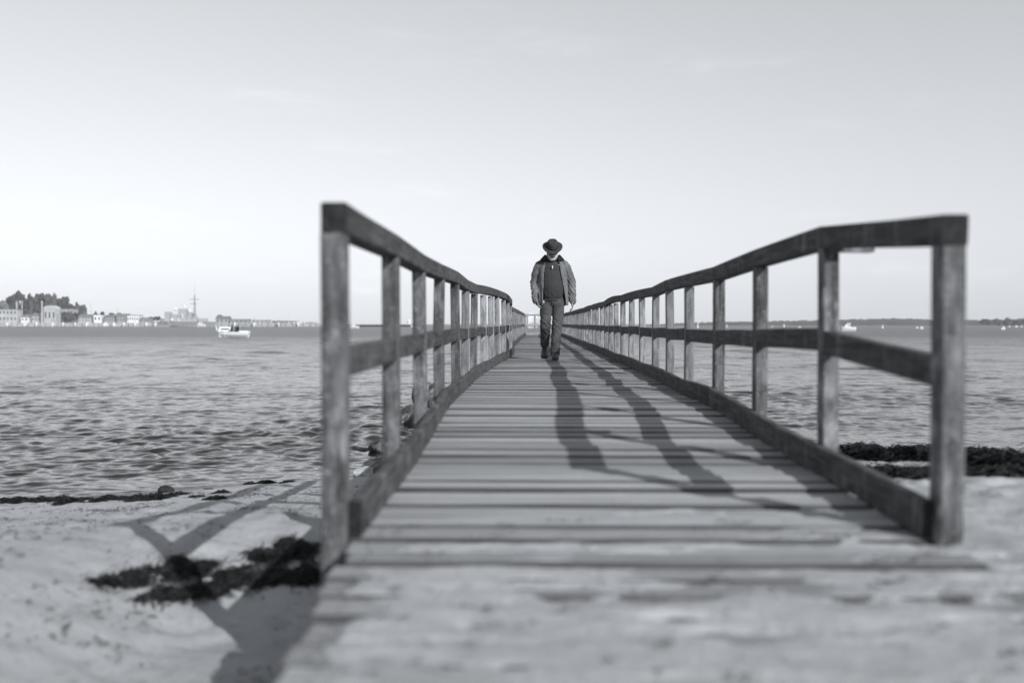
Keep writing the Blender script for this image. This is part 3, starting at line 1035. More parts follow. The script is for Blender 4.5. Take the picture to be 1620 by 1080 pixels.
def remeshed(name, mb, voxel, mats, parent=None, smooth_it=2, disp=None, facemat=None):
    me0 = mb.mesh(name + '_raw', mats)
    tmp = bpy.data.objects.new('tmp', me0)
    COL.objects.link(tmp)
    md = tmp.modifiers.new('r', 'REMESH')
    md.mode = 'VOXEL'
    md.voxel_size = voxel
    md.use_smooth_shade = True
    if smooth_it:
        ms = tmp.modifiers.new('s', 'SMOOTH')
        ms.iterations = smooth_it
        ms.factor = .5
    dg = bpy.context.evaluated_depsgraph_get()
    me = bpy.data.meshes.new_from_object(tmp.evaluated_get(dg))
    bpy.data.objects.remove(tmp)
    bpy.data.meshes.remove(me0)
    me.name = name
    me.materials.clear()
    for mm in (mats if isinstance(mats, (list, tuple)) else [mats]):
        me.materials.append(mm)
    if disp:
        n = len(me.vertices)
        nm = np.empty(n * 3, np.float32)
        me.vertices.foreach_get('normal', nm)
        nm = nm.reshape(-1, 3)
        co = np.empty(n * 3, np.float32)
        me.vertices.foreach_get('co', co)
        co = co.reshape(-1, 3)
        dsp = np.array([disp(Vector(p)) for p in co])
        co = co + nm * dsp[:, None]
        me.vertices.foreach_set('co', co.reshape(-1).astype(np.float32))
    me.polygons.foreach_set('use_smooth', [True] * len(me.polygons))
    if facemat:
        me.polygons.foreach_set('material_index', [facemat(p.center, p.normal) for p in me.polygons])
    me.update()
    return link(name, me, parent)


def limb(mb, pts, rad, n=12, cap=True, flat=None, m=0):
    """smooth tube through pts; rad: radius or (rx, ry) per point; flat: reference side vector"""
    P = [Vector(p) for p in pts]
    rr = [(r, r) if not isinstance(r, tuple) else r for r in rad]
    # subdivide with Catmull-Rom
    Q, RR = [], []
    for i in range(len(P) - 1):
        p0, p1, p2, p3 = P[max(i - 1, 0)], P[i], P[i + 1], P[min(i + 2, len(P) - 1)]
        for k in range(4):
            t = k / 4
            Q.append(.5 * ((2 * p1) + (p2 - p0) * t + (2 * p0 - 5 * p1 + 4 * p2 - p3) * t * t + (3 * p1 - p0 - 3 * p2 + p3) * t ** 3))
            RR.append(tuple(rr[i][c] + (rr[i + 1][c] - rr[i][c]) * (t * t * (3 - 2 * t)) for c in (0, 1)))
    Q.append(P[-1])
    RR.append(rr[-1])
    if cap:
        t0, t1 = (Q[0] - Q[1]).normalized(), (Q[-1] - Q[-2]).normalized()
        a, b = RR[0], RR[-1]
        Q = [Q[0] + t0 * min(a) * .75, Q[0] + t0 * min(a) * .45] + Q + [Q[-1] + t1 * min(b) * .45, Q[-1] + t1 * min(b) * .75]
        RR = [(a[0] * .35, a[1] * .35), (a[0] * .8, a[1] * .8)] + RR + [(b[0] * .8, b[1] * .8), (b[0] * .35, b[1] * .35)]
    vs, fs = [], []
    side = Vector(flat) if flat else Vector((1, 0, 0))
    for i, q in enumerate(Q):
        t = (Q[min(i + 1, len(Q) - 1)] - Q[max(i - 1, 0)]).normalized()
        s = (side - t * side.dot(t))
        if s.length < .15:
            s = Vector((0, 1, 0)) - t * t.y
        s.normalize()
        u = t.cross(s)
        for k in range(n):
            a = 2 * math.pi * k / n
            vs.append(q + s * math.cos(a) * RR[i][0] + u * math.sin(a) * RR[i][1])
    for i in range(len(Q) - 1):
        for k in range(n):
            fs.append((i * n + k, i * n + (k + 1) % n, (i + 1) * n + (k + 1) % n, (i + 1) * n + k))
    fs.append(tuple(reversed(range(n))))
    fs.append(tuple((len(Q) - 1) * n + k for k in range(n)))
    mb.add(vs, fs, m)


# the motor boat with people, out on the left
p = at_z(368, 533.5, 0)
s = p.y / F
mb_root = empty('motor_boat', p)
tag(mb_root, 'white cabin motor boat carrying people, out on the water at left', 'boat')
L_ = 51 * s
hull_mesh(L_, L_ * .33, 9.0 * s, .38).build('hull', M['white'], mb_root)
def bx_(px): return (px - 368) * s
def bz_(py): return (533.5 - py) * s
cab = cabin_mb(bx_(346), bx_(367), L_ * .115, bz_(524.6), bz_(516.5), 2.2 * s, .5 * s).build('cabin', M['white'], mb_root)
mb = MB()
mb.box(bx_(351), bx_(364), -L_ * .112, L_ * .112, bz_(521.6), bz_(519.0))
mb.build('cabin_window', M['mast'], cab)
mb = MB()
mb.sweep([(bx_(344), -.35 * s * 4, bz_(523)), (bx_(341.5), 0, bz_(515.5)), (bx_(344), .35 * s * 4, bz_(523))], [(.35 * s, 0), (0, .35 * s), (-.35 * s, 0), (0, -.35 * s)])
mb.tube((bx_(342), 0, bz_(523)), (bx_(341), 0, bz_(512)), .5 * s, .3 * s, 5)
mb.build('bow_rail', M['white'], mb_root)
mb = MB()
mb.box(bx_(380), bx_(394.5), -L_ * .12, L_ * .12, bz_(527.5), bz_(523))
mb.build('stern_bench', M['white'], mb_root)
mb = MB()
for x in (382, 389):
    for y in (-.1, .1):
        mb.tube((bx_(x), y * L_, bz_(524)), (bx_(x + .4), y * L_, bz_(512.8)), .3 * s, .3 * s, 4)
mb.box(bx_(380), bx_(391), -L_ * .11, L_ * .11, bz_(513.2), bz_(512.4))
mb.build('canopy_frame', M['mast'], mb_root)
mb = MB()
mb.add([(bx_(366), -L_ * .1, bz_(524)), (bx_(366), L_ * .1, bz_(524)), (bx_(362), L_ * .09, bz_(514.5)), (bx_(362), -L_ * .09, bz_(514.5)),
        (bx_(366.8), -L_ * .1, bz_(524)), (bx_(366.8), L_ * .1, bz_(524)), (bx_(362.8), L_ * .09, bz_(514.5)), (bx_(362.8), -L_ * .09, bz_(514.5))],
       [(0, 1, 2, 3), (7, 6, 5, 4), (0, 4, 5, 1), (1, 5, 6, 2), (2, 6, 7, 3), (3, 7, 4, 0)])
mb.build('windscreen', M['window'], mb_root)
mb = MB()
mb.box(bx_(383.5), bx_(387.5), -.25, .25, bz_(533.8), bz_(529.5))
mb.box(bx_(384.5), bx_(386.5), -.12, .12, bz_(536), bz_(533.6))
mb.build('outboard_motor', M['black'], mb_root)
for k, (px, yy, pose, lab) in enumerate([(368, -.35, 0, 'person in dark clothes at the wheel of the motor boat'), (372.5, .3, 1, 'person in dark clothes seated in the middle of the motor boat'),
                                         (377.5, -.2, 0, 'person in dark clothes seated nearest the motor boat stern')]):
    fg = MB()
    limb(fg, [(0, 0, .42), (0, 0, .65), (0, .0, .95)], [(.17, .13), (.16, .12), (.19, .11)], 10)
    limb(fg, [(0, 0, 1.0), (0, -.02, 1.12)], [.055, .06], 8)
    limb(fg, [(0, -.02, 1.14), (0, -.03, 1.27)], [(.085, .10), (.08, .10)], 10)
    for sgn in (-1, 1):
        limb(fg, [(sgn * .19, 0, .95), (sgn * .25, -.05, .70), (sgn * .18, -.26, .58)], [.055, .045, .038], 8)
        limb(fg, [(sgn * .09, 0, .42), (sgn * .11, -.40, .44), (sgn * .11, -.42, .02)], [.085, .07, .05], 8)
        limb(fg, [(sgn * .11, -.40, .0), (sgn * .11, -.52, -.02)], [.045, .04], 8)
    person = remeshed('person', fg, .03, [M['black'], M['skin'], M['beam']], None, 1, None, lambda c, nn, k=k: 1 if c.z > 1.08 else (2 if (k == 1 and .45 < c.z < 1.05) else 0))
    person.location = p + Vector((bx_(px), yy, bz_(525.2) - .42 + .05))
    person.rotation_euler = (0, 0, (-1.5, 1.2, -1.2)[k])
    person.scale = (1.15, 1.15, 1.15)
    tag(person, lab, 'person', 'people sitting in the motor boat')

# ------------------------------------------------------------------ the jetty
jetty = empty('jetty', (0, 0, 0))
tag(jetty, 'long weathered wooden jetty with railings running out over the water', 'jetty')

# boards: a few meshes of slightly different wear shared along the jetty
def plank_mesh(seed):
    r = random.Random(seed)
    mb = MB()
    n = 4
    xs = np.linspace(-.5, .5, n)
    vs = []
    cup = r.uniform(-.0015, .003)
    for x in xs:
        dz, dyv = r.uniform(-.002, .002), r.uniform(-.003, .003)
        for yy, zz in ((-.5, -.036), (-.5, -.010 + cup), (-.43, 0 + cup), (.43, 0 + cup), (.5, -.010 + cup), (.5, -.036)):
            vs.append((x, yy + dyv / .14, zz + dz))
    fs = []
    for i in range(n - 1):
        for j in range(6):
            fs.append((i * 6 + j, (i + 1) * 6 + j, (i + 1) * 6 + (j + 1) % 6, i * 6 + (j + 1) % 6))
    fs += [tuple(reversed(range(6))), tuple(range((n - 1) * 6, n * 6))]
    mb.add(vs, fs)
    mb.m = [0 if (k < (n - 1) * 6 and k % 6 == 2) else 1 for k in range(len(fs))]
    for nx_ in (-.468, .466):
        for ny_ in (-.24, .26):
            ax, ay = nx_ + r.uniform(-.009, .009), ny_ + r.uniform(-.03, .03)
            mb.face([(ax + .0030 * math.cos(a), ay + .038 * math.sin(a), .0030 + cup) for a in np.linspace(0, 2 * math.pi, 7)[:-1]], 2)
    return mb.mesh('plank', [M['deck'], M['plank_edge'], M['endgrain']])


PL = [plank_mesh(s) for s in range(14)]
nplank = 0
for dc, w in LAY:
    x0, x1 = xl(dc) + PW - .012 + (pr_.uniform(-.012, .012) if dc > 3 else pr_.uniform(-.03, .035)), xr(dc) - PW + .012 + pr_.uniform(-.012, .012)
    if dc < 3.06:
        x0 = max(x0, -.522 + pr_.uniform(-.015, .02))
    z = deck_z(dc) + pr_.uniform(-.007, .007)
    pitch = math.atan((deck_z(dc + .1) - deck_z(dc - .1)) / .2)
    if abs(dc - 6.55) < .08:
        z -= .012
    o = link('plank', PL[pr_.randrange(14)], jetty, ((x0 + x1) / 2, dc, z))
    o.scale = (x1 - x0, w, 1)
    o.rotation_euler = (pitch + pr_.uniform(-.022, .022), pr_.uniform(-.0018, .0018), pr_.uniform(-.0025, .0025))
    nplank += 1

# beams under the deck, cross heads and round piles
for fx in (.12, .5, .88):
    mb = MB()
    pts = [(xl(q) + (xr(q) - xl(q)) * fx, q, deck_z(q) - .125) for q in np.linspace(2.2, D_END - .1, 22)]
    mb.sweep(pts, [(-.05, -.08), (.05, -.08), (.05, .08), (-.05, .08)])
    mb.build('beam', M['beam'], jetty)
mb = MB()
mb.tube((0, 0, -3), (0, 0, 0), .10, .10, 10)
PILE = mb.mesh('pile', M['beam'], True)
q = 6.6
while q < D_END:
    mb = MB()
    zc = deck_z(q) - .31
    mb.box(xl(q) - .02, xr(q) + .02, q - .06, q + .06, zc - .10, zc + .10)
    mb.build('crosshead', M['beam'], jetty)
    for x in (xl(q) + .14, xr(q) - .14):
        o = link('pile', PILE, jetty, (x, q + .17, zc + .08))
    q += 3.6


def post_mesh(h, seed, w=PW, dep=.085):
    """square post, origin at its top"""
    r = random.Random(seed)
    mb = MB()
    c = .006
    n = 5
    vs = []
    sec = [(-w / 2 + c, -dep / 2), (w / 2 - c, -dep / 2), (w / 2, -dep / 2 + c), (w / 2, dep / 2 - c), (w / 2 - c, dep / 2), (-w / 2 + c, dep / 2), (-w / 2, dep / 2 - c), (-w / 2, -dep / 2 + c)]
    for i in range(n):
        z = -h * i / (n - 1)
        ox, oy = r.uniform(-.003, .003), r.uniform(-.003, .003)
        for a, b in sec:
            vs.append((a + ox, b + oy, z))
    fs = []
    for i in range(n - 1):
        for j in range(8):
            fs.append((i * 8 + j, (i + 1) * 8 + j, (i + 1) * 8 + (j + 1) % 8, i * 8 + (j + 1) % 8))
    fs += [tuple(range(8)), tuple(reversed(range((n - 1) * 8, n * 8)))]
    mb.add(vs, fs)
    return mb.mesh('post', M['post'] if seed < 8 else M['post_pale'])


def rail_sec(w, h, c=.005):
    return [(-w / 2 + c, -h / 2), (w / 2 - c, -h / 2), (w / 2, -h / 2 + c), (w / 2, h / 2 - c), (w / 2 - c, h / 2), (-w / 2 + c, h / 2), (-w / 2, h / 2 - c), (-w / 2, -h / 2 + c)]


POSTS = [post_mesh(1.45, s) for s in range(16)]
post_d = [3 + 1.2 * k for k in range(int((D_END - 3) / 1.2) + 1)]
jr = random.Random(12)


def railing(side):
    root = empty('railing', (0, 0, 0), jetty)
    sg = -1 if side == 'l' else 1
    XT, TT, MT = (XL, TL, ML) if side == 'l' else (XR, TR, MR)
    def xo(d): return lerp_table(XT, d)              # outer face of posts
    def xc(d): return xo(d) - sg * PW / 2
    def tz(d): return CAM_H + lerp_table(TT, d)
    def mz(d): return CAM_H + lerp_table(MT, d)
    RH, RW = .092, .078
    lean = {}
    for k, d in enumerate(post_d):
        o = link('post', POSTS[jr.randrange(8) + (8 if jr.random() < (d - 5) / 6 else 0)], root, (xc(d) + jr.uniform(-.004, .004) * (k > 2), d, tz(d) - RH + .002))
        tl = jr.uniform(-.012, .012) * (1 if k > 1 else .3)
        o.rotation_euler = (jr.uniform(-.008, .008), tl, 0)
        if k == 0:
            hh_ = 1.34 if side == 'l' else 1.14
            o.scale = (1.08, 1, hh_ / 1.45)
            o.location = (xc(d), d, tz(d) - RH + .002)
    # top rail in lengths of three bays, each a little bowed and off the next
    cuts = [0]
    while cuts[-1] < len(post_d) - 1:
        step = 3 if jr.random() < .75 else 2
        if side == 'r' and cuts[-1] == 0:
            step = 1
        elif side == 'r' and cuts[-1] == 1:
            step = 2
        cuts.append(min(cuts[-1] + step, len(post_d) - 1))
    for a, b in zip(cuts[:-1], cuts[1:]):
        d0, d1 = post_d[a] - (.045 if a == 0 else -.003), post_d[b] + (.05 if b == len(post_d) - 1 else -.003)
        n = (b - a) * 3 + 1
        far = min(1, a / 4)
        bow, e0, e1 = jr.uniform(.0, .022) * far, jr.uniform(-.010, .010) * far, jr.uniform(-.010, .010) * far
        bx = jr.uniform(-.012, .012) * far
        pts = []
        for i in range(n):
            t = i / (n - 1)
            d = d0 + (d1 - d0) * t
            pts.append((xc(d) + bx * math.sin(math.pi * t), d, tz(d) - RH / 2 + bow * math.sin(math.pi * t) + e0 * (1 - t) + e1 * t))
        mb = MB()
        mb.sweep(pts, rail_sec(RW, RH), 0, 1)
        mb.build('top_rail', [M['rail'], M['endgrain']], root)
    # middle rail: one piece let in between each pair of posts
    for a in range(len(post_d) - 1):
        d0, d1 = post_d[a] + .043, post_d[a + 1] - .043
        w0, w1 = jr.uniform(-.006, .006), jr.uniform(-.006, .006)
        mb = MB()
        xs = -sg * .006
        pts = [(xc(d0) + xs, d0, mz(d0) + w0), (xc((d0 + d1) / 2) + xs, (d0 + d1) / 2, (mz(d0) + mz(d1)) / 2 + (w0 + w1) / 2 + jr.uniform(-.004, .006)), (xc(d1) + xs, d1, mz(d1) + w1)]
        mb.sweep(pts, rail_sec(.052, .094), 0, 1)
        mb.build('middle_rail', [M['rail'], M['endgrain']], root)
    # kerb boards lying on the deck inside the posts
    d = 3.0
    KH = .115
    while d < D_END - .2:
        ln = jr.choice((2.4, 3.6, 3.6)) if d > 3.1 else 3.55
        d1 = min(d + ln, D_END - .05)
        pts = []
        n = 7
        e0, e1, bx = jr.uniform(-.010, .002), jr.uniform(-.010, .002), jr.uniform(-.012, .012)
        for i in range(n):
            t = i / (n - 1)
            q = d + (d1 - d) * t
            pts.append((xo(q) - sg * (PW + .024) + bx * math.sin(math.pi * t), q, deck_z(q) + .004 + KH / 2 + e0 * (1 - t) + e1 * t + .006 * math.sin(math.pi * t * 3)))
        mb = MB()
        mb.sweep(pts, rail_sec(.042, KH), 0, 1)
        mb.build('kerb_board', [M['rail'], M['endgrain']], root)
        d = d1 + .012
        if d > D_END - .5:
            break
    if side == 'r':
        mb = MB()
        d = 4.2
        mb.sweep([(xc(d) - .03, d - .075, tz(d) - RH - .011), (xc(d) + .16, d - .055, tz(d) - RH - .012)], [(-.03, -.009), (.03, -.009), (.03, .009), (-.03, .009)], 0, 1)
        o = mb.build('splice_board', [M['post'], M['endgrain']], root)
        o['label'] = 'short thin splice board under the rail joint'
    return root


railing('l')['label'] = 'left railing of the jetty'
railing('r')['label'] = 'right railing of the jetty'
# railing across the far end
er = empty('railing', (0, 0, 0), jetty)
er['label'] = 'pale railing across the far end of the jetty'
xa, xb, zt = xl(D_END), xr(D_END), CAM_H + .44
for k in range(5):
    x = xa + .09 + (xb - xa - .12) * k / 4
    o = link('post', POSTS[k + 8], er, (x, D_END + .06, zt - .09))
for zc, h in ((zt - .045, .09), (CAM_H - .05, .09), (deck_z(D_END) + .07, .11)):
    mb = MB()
    mb.sweep([(xa - .02, D_END + .008, zc), ((xa + xb) / 2, D_END + .008, zc + .006), (xb + .02, D_END + .008, zc)], rail_sec(.05, h), 0, 1)
    mb.build('top_rail' if zc > CAM_H + .2 else ('middle_rail' if zc > CAM_H - .3 else 'kerb_board'), [M['crossrail'], M['endgrain']], er)

# white boat moored bow-on just past the end of the jetty
p = at_y(842, 512, 47.0)
wb = empty('moored_boat', (p.x, 47.6, .55), rz=R(82))
tag(wb, 'white boat lying bow-on just beyond the far end of the jetty', 'boat')
hull_mesh(3.0, .34, .40, .25).build('hull', M['white'], wb)
cabin_mb(-.5, 1.0, .14, .405, .62, .1, .05).build('cabin', M['white'], wb)
wb.location.z = 1.84


# ------------------------------------------------------------------ stones of the groyne beside the jetty
def rock(px, ybase, rx, ry, rz_, label, mtl='rock', seed=0, z=0.0, group='stones beside the jetty'):
    p = at_z(px, ybase, z)
    r = random.Random(seed * 7 + 1)
    bm = bmesh.new()
    for _ in range(15):
        v = Vector((r.gauss(0, 1), r.gauss(0, 1), r.gauss(0, 1))).normalized() * r.uniform(.85, 1.12)
        bm.verts.new((v.x * rx, v.y * ry, v.z * rz_ + rz_ * .25))
    res = bmesh.ops.convex_hull(bm, input=bm.verts)
    loose_ = [v for v in bm.verts if not v.link_faces]
    bmesh.ops.delete(bm, geom=loose_, context='VERTS')
    bmesh.ops.bevel(bm, geom=list(bm.edges), offset=min(rx, rz_) * .10, segments=1, affect='EDGES', profile=.6)
    bmesh.ops.triangulate(bm, faces=list(bm.faces))
    bmesh.ops.subdivide_edges(bm, edges=list(bm.edges), cuts=1)
    for v in bm.verts:
        v.co += v.co.normalized() * .05 * rx * mnoise.noise(v.co * 9 / max(rx, .1) * .3 + Vector((seed, 0, 0)))
    me = bpy.data.meshes.new('rock')
    bm.to_mesh(me)
    bm.free()
    me.materials.append(M[mtl])
    o = link('rock', me)
    o.location = p
    o.rotation_euler = (0, 0, seed * 1.3)
    return tag(o, label, 'rock', group)


rock(655, 668, .44, .5, .36, 'large dark rock with pale stains behind the third left post', 'rock', 1)
rock(672, 640, .42, .45, .44, 'dark rock rising between the third and fourth left posts', 'rock', 2)
rock(687, 622, .17, .22, .34, 'pale bleached rock tip just left of the fourth left post', 'rock_pale', 3)
rock(691, 650, .13, .2, .36, 'pale narrow rock at the foot of the fourth left post', 'rock_pale', 4)
rock(597, 713, .16, .20, .17, 'dark pointed rock breaking the water behind the second left post', 'rock', 5)
rock(592, 742, .22, .26, .16, 'low dark wedge rock beside the kerb at the second left post', 'rock', 6)
rock(574, 752, .17, .16, .10, 'low pale rock at the water edge by the kerb', 'rock_pale', 7)
rock(263, 783, .125, .12, .09, 'round weed covered stone on the waterline of the left beach', 'weed', 10, .03)
rock(333, 779, .12, .11, .045, 'flatter weed covered stone right of the round one on the left beach', 'weed', 11, .05)


# ------------------------------------------------------------------ seaweed
def weed(name, label, spots, n, mtl, blade=(.03, .09), wid=.004, mound=True, kind='stuff', seed=1, zoff=0.0, loose=False, zf=None):
    """spots: (x, y, half width, half depth, height): ragged heaps of strands on the sand"""
    r = random.Random(seed)
    mb = MB()
    wts = [s_[2] * s_[3] for s_ in spots]
    def zs(x, y): return float(sand_h(np.array([x]), np.array([y]))[0])
    if mound:
        for k, (x, y, a, b, h) in enumerate(spots):
            if h < .012:
                continue
            mb.blob((x, y, max(zs(x, y), -.01)), (a * .8, b * .8, h * .7), seed=seed + k * 1.37, sub=3, rough=.7, freq=2.6)
    xs, ys, hs = [], [], []
    for _ in range(n):
        x, y, a, b, h = r.choices(spots, wts)[0]
        t, u = r.uniform(0, 6.28), (abs(r.gauss(0, 1.0)) if loose else math.sqrt(r.random()) * 1.12)
        xs.append(x + a * u * math.cos(t) * r.uniform(.8, 1.15))
        ys.append(y + b * u * math.sin(t) * r.uniform(.8, 1.15))
        hs.append(h * max(0, 1 - u * u) * r.uniform(.5, 1.15))
    zz = (np.maximum(sand_h(np.array(xs), np.array(ys)), -.02) if zf is None else zf(np.array(xs), np.array(ys))) + np.array(hs) + .004 + zoff
    for x, y, z in zip(xs, ys, zz):
        ln = r.uniform(*blade)
        th = r.uniform(0, 6.28)
        dx, dy = math.cos(th) * ln / 2, math.sin(th) * ln / 2
        w = wid * r.uniform(.6, 1.6)
        nx, ny = -math.sin(th) * w, math.cos(th) * w
        bz = r.uniform(.05, .24) * ln
        cx, cy = r.uniform(-.2, .2) * ln * -math.sin(th), r.uniform(-.2, .2) * ln * math.cos(th)
        tz_ = r.uniform(-w, w)
        i = len(mb.v)
        mb.v += [(x - dx - nx, y - dy - ny, z), (x - dx + nx, y - dy + ny, z + tz_), (x + cx - nx, y + cy - ny, z + bz), (x + cx + nx, y + cy + ny, z + bz + tz_),
                 (x + dx - nx, y + dy - ny, z), (x + dx + nx, y + dy + ny, z + tz_ * .5)]
        mb.f += [(i, i + 1, i + 3, i + 2), (i + 2, i + 3, i + 5, i + 4)]
        mb.m += [0, 0]
    o = mb.build(name, M[mtl])
    return tag(o, label, 'seaweed', None, kind)


def gp(px, py, zg=None):
    """point of the beach seen at a pixel"""
    d = ray(px, py)
    t = np.linspace(1.5, 30, 1500)
    z = CAM_H + d.z * t
    g = np.maximum(sand_base(d.x * t, d.y * t), 0)
    i = int(np.argmax(z <= g))
    return Vector((d.x * t[i], d.y * t[i], g[i]))


wr = random.Random(4)
def spots_px(lst):
    out = []
    for px, py, hwp, hh_, dep in lst:
        p = gp(px, py)
        s_ = p.y / F
        out.append((p.x, p.y, hwp * s_, dep, hh_ * s_))
    return out


weed('seaweed', 'thick black bank of washed up seaweed on the right shore', spots_px(
    [(1330 + k * 8 + wr.uniform(-4, 4), 727 + (k > 19) * (k - 19) * .8 + wr.uniform(-2, 2), wr.uniform(9, 20), wr.uniform(11, 21), wr.uniform(.2, .5)) for k in range(42)]
    + [(1390 + k * 16 + wr.uniform(-6, 6), 748 + wr.uniform(-3, 4), wr.uniform(6, 18), wr.uniform(1, 5), wr.uniform(.1, .35)) for k in range(16)]), 20000, 'weed', (.05, .15), .0055, seed=2)
weed('seaweed', 'thin black line of seaweed along the left waterline', spots_px(
    [(-30 + k * 18 + wr.uniform(-6, 6), 795 - max(0, k - 8) * .9 + wr.uniform(-2, 2), wr.uniform(8, 20), wr.uniform(2, 8), wr.uniform(.06, .16)) for k in range(17)]
    + [(280, 784, 18, 3, .06), (312, 787, 10, 2, .05), (350, 780, 10, 3, .06), (395, 766, 8, 3, .05), (420, 764, 16, 4, .06), (455, 763, 10, 3, .06), (340, 789, 14, 3, .07)]), 9000, 'weed', (.03, .10), .004, True, seed=3)
tg = random.Random(31)
tangle = []
for (xa_, ya_, xb_, yb_, ht, n_) in [(400, 884, 500, 876, 13, 26), (440, 858, 500, 868, 5, 10), (480, 905, 505, 925, 10, 14), (300, 903, 500, 920, 6, 46), (160, 921, 330, 898, 4, 34), (230, 946, 340, 932, 4, 26), (330, 925, 440, 915, 5, 22), (270, 895, 300, 905, 4, 10)]:
    for k in range(n_):
        u = tg.random()
        tangle.append((xa_ + (xb_ - xa_) * u + tg.gauss(0, 7), ya_ + (yb_ - ya_) * u + tg.gauss(0, 5), tg.uniform(4, 15), ht * tg.uniform(.2, 1.0), tg.uniform(.012, .05)))
weed('seaweed', 'black tangle of seaweed heaped against the nearest left post', spots_px(tangle), 7500, 'weed', (.02, .085), .0020, False, seed=5, loose=True)
br = random.Random(8)
weed('beach_litter', 'scattered dry weed scraps on the left sand', [(br.uniform(-6, -.75), br.uniform(1.6, 10), br.uniform(.03, .22), br.uniform(.03, .15), .006) for _ in range(420)], 6000, 'weed_dry', (.012, .05), .0022, False, seed=6)
weed('beach_litter', 'scattered dry weed scraps on the right sand', [(br.uniform(1.5, 8.5), br.uniform(2, 14), br.uniform(.05, .3), br.uniform(.05, .2), .006) for _ in range(300)], 4000, 'weed_dry', (.015, .06), .003, False, seed=7)

weed('beach_litter', 'dark scraps of weed lying on the sanded first boards of the jetty', [(br.uniform(-.42, 1.2), br.uniform(1.5, 3.2), br.uniform(.01, .06), br.uniform(.006, .02), .005) for _ in range(110)], 650, 'weed_dry', (.006, .026), .0022, False, seed=9,
     zf=lambda x, y: CAM_H + np.interp(y, *zip(*DECK)) + .012)

# ------------------------------------------------------------------ the man walking towards us
PD = 14.75
man = empty('person', (.315, PD, deck_z(PD) + .002))
tag(man, 'bearded man in brimmed hat and open jacket walking head down along the jetty', 'person')
HEAD = Matrix.Translation((0, -.075, 1.555)) @ Matrix.Rotation(R(34), 4, 'X')     # chin down


def hp(x, y, z): return HEAD @ Vector((x, y, z))


bd = MB()
limb(bd, [(0, .03, .90), (0, .03, 1.10), (0, .02, 1.28), (0, .0, 1.43)], [(.15, .11), (.16, .125), (.18, .12), (.15, .09)], 16)
limb(bd, [(0, 0, 1.42), (0, -.035, 1.50), hp(0, .02, -.02)], [.07, .058, .058], 12)
# skull, jaw, nose, brow, ears
limb(bd, [hp(0, .02, .03), hp(0, .015, .10), hp(0, .02, .155)], [(.068, .082), (.076, .095), (.062, .078)], 16)
limb(bd, [hp(0, -.02, .04), hp(0, -.05, -.03)], [(.062, .058), (.042, .036)], 14)
limb(bd, [hp(0, -.080, .075), hp(0, -.102, .030)], [.010, .016], 8)
limb(bd, [hp(-.04, -.068, .088), hp(0, -.078, .092), hp(.04, -.068, .088)], [.012, .013, .012], 8)
for sg in (-1, 1):
    limb(bd, [hp(sg * .074, .015, .085), hp(sg * .078, .02, .04)], [(.008, .02), (.007, .014)], 8)
    limb(bd, [hp(sg * .035, -.062, .05), hp(sg * .042, -.05, .03)], [.018, .018], 8)
SHL = {-1: [(-.185, .01, 1.415), (-.262, .03, 1.135), (-.246, -.10, .885)], 1: [(.185, .01, 1.415), (.285, .07, 1.135), (.302, .05, .876)]}
for sg in (-1, 1):
    sh, el, wr_ = [Vector(q) for q in SHL[sg]]
    limb(bd, [sh, (sh + el) / 2, el, (el + wr_) / 2, wr_], [.055, .05, .042, .038, .028], 12)
    # hand: palm, four unequal curled fingers and a thumb off the side
    dn = (wr_ - el).normalized()
    dn = (dn + Vector((-.0 if sg < 0 else -.06, -.1, -.4))).normalized()
    if sg < 0:
        dn = (dn + Vector((.28, 0, 0))).normalized()
    fw = Vector((0, -1, 0)) - dn * Vector((0, -1, 0)).dot(dn)
    fw.normalize()                                   # thumb side points forward
    inn = dn.cross(fw) * (1 if dn.cross(fw).x * -sg > 0 else -1)
    limb(bd, [wr_, wr_ + dn * .05, wr_ + dn * .092], [(.026, .02), (.041, .016), (.040, .014)], 12, True, fw)
    for fi, (off, ln) in enumerate([(.030, .072), (.010, .082), (-.010, .076), (-.029, .06)]):
        b0 = wr_ + dn * .082 + fw * off
        b1 = b0 + dn * ln * .5 + inn * .006
        b2 = b1 + dn * ln * .32 + inn * .016
        b3 = b2 + dn * ln * .16 + inn * .016
        limb(bd, [b0, b1, b2, b3], [.0098, .0092, .0085, .007], 8, True, fw)
    t0 = wr_ + dn * .030 + fw * .026
    limb(bd, [t0, t0 + dn * .03 + fw * .022 + inn * .006, t0 + dn * .062 + fw * .024 + inn * .014], [.014, .0115, .009], 8, True, inn)
# legs: the one at image left trails with its heel up, the other is planted ahead
LEG = {-1: [(-.088, .03, .93), (-.098, -.06, .74), (-.102, -.180, .535), (-.108, -.045, .355), (-.112, .10, .20)],
       1: [(.088, .02, .93), (.088, -.06, .73), (.070, -.15, .50), (.050, -.215, .30), (.036, -.275, .10)]}
for sg in (-1, 1):
    limb(bd, LEG[sg], [.080, .068, .046, .044, .036], 12)
limb(bd, [(-.112, .13, .185), (-.114, .03, .085), (-.116, -.03, .055)], [(.034, .034), (.04, .03), (.034, .02)], 10)
limb(bd, [(.036, -.26, .065), (.036, -.37, .055), (.036, -.47, .035)], [(.034, .04), (.04, .03), (.034, .02)], 10)
remeshed('body', bd, .0055, M['skin'], man, 2)

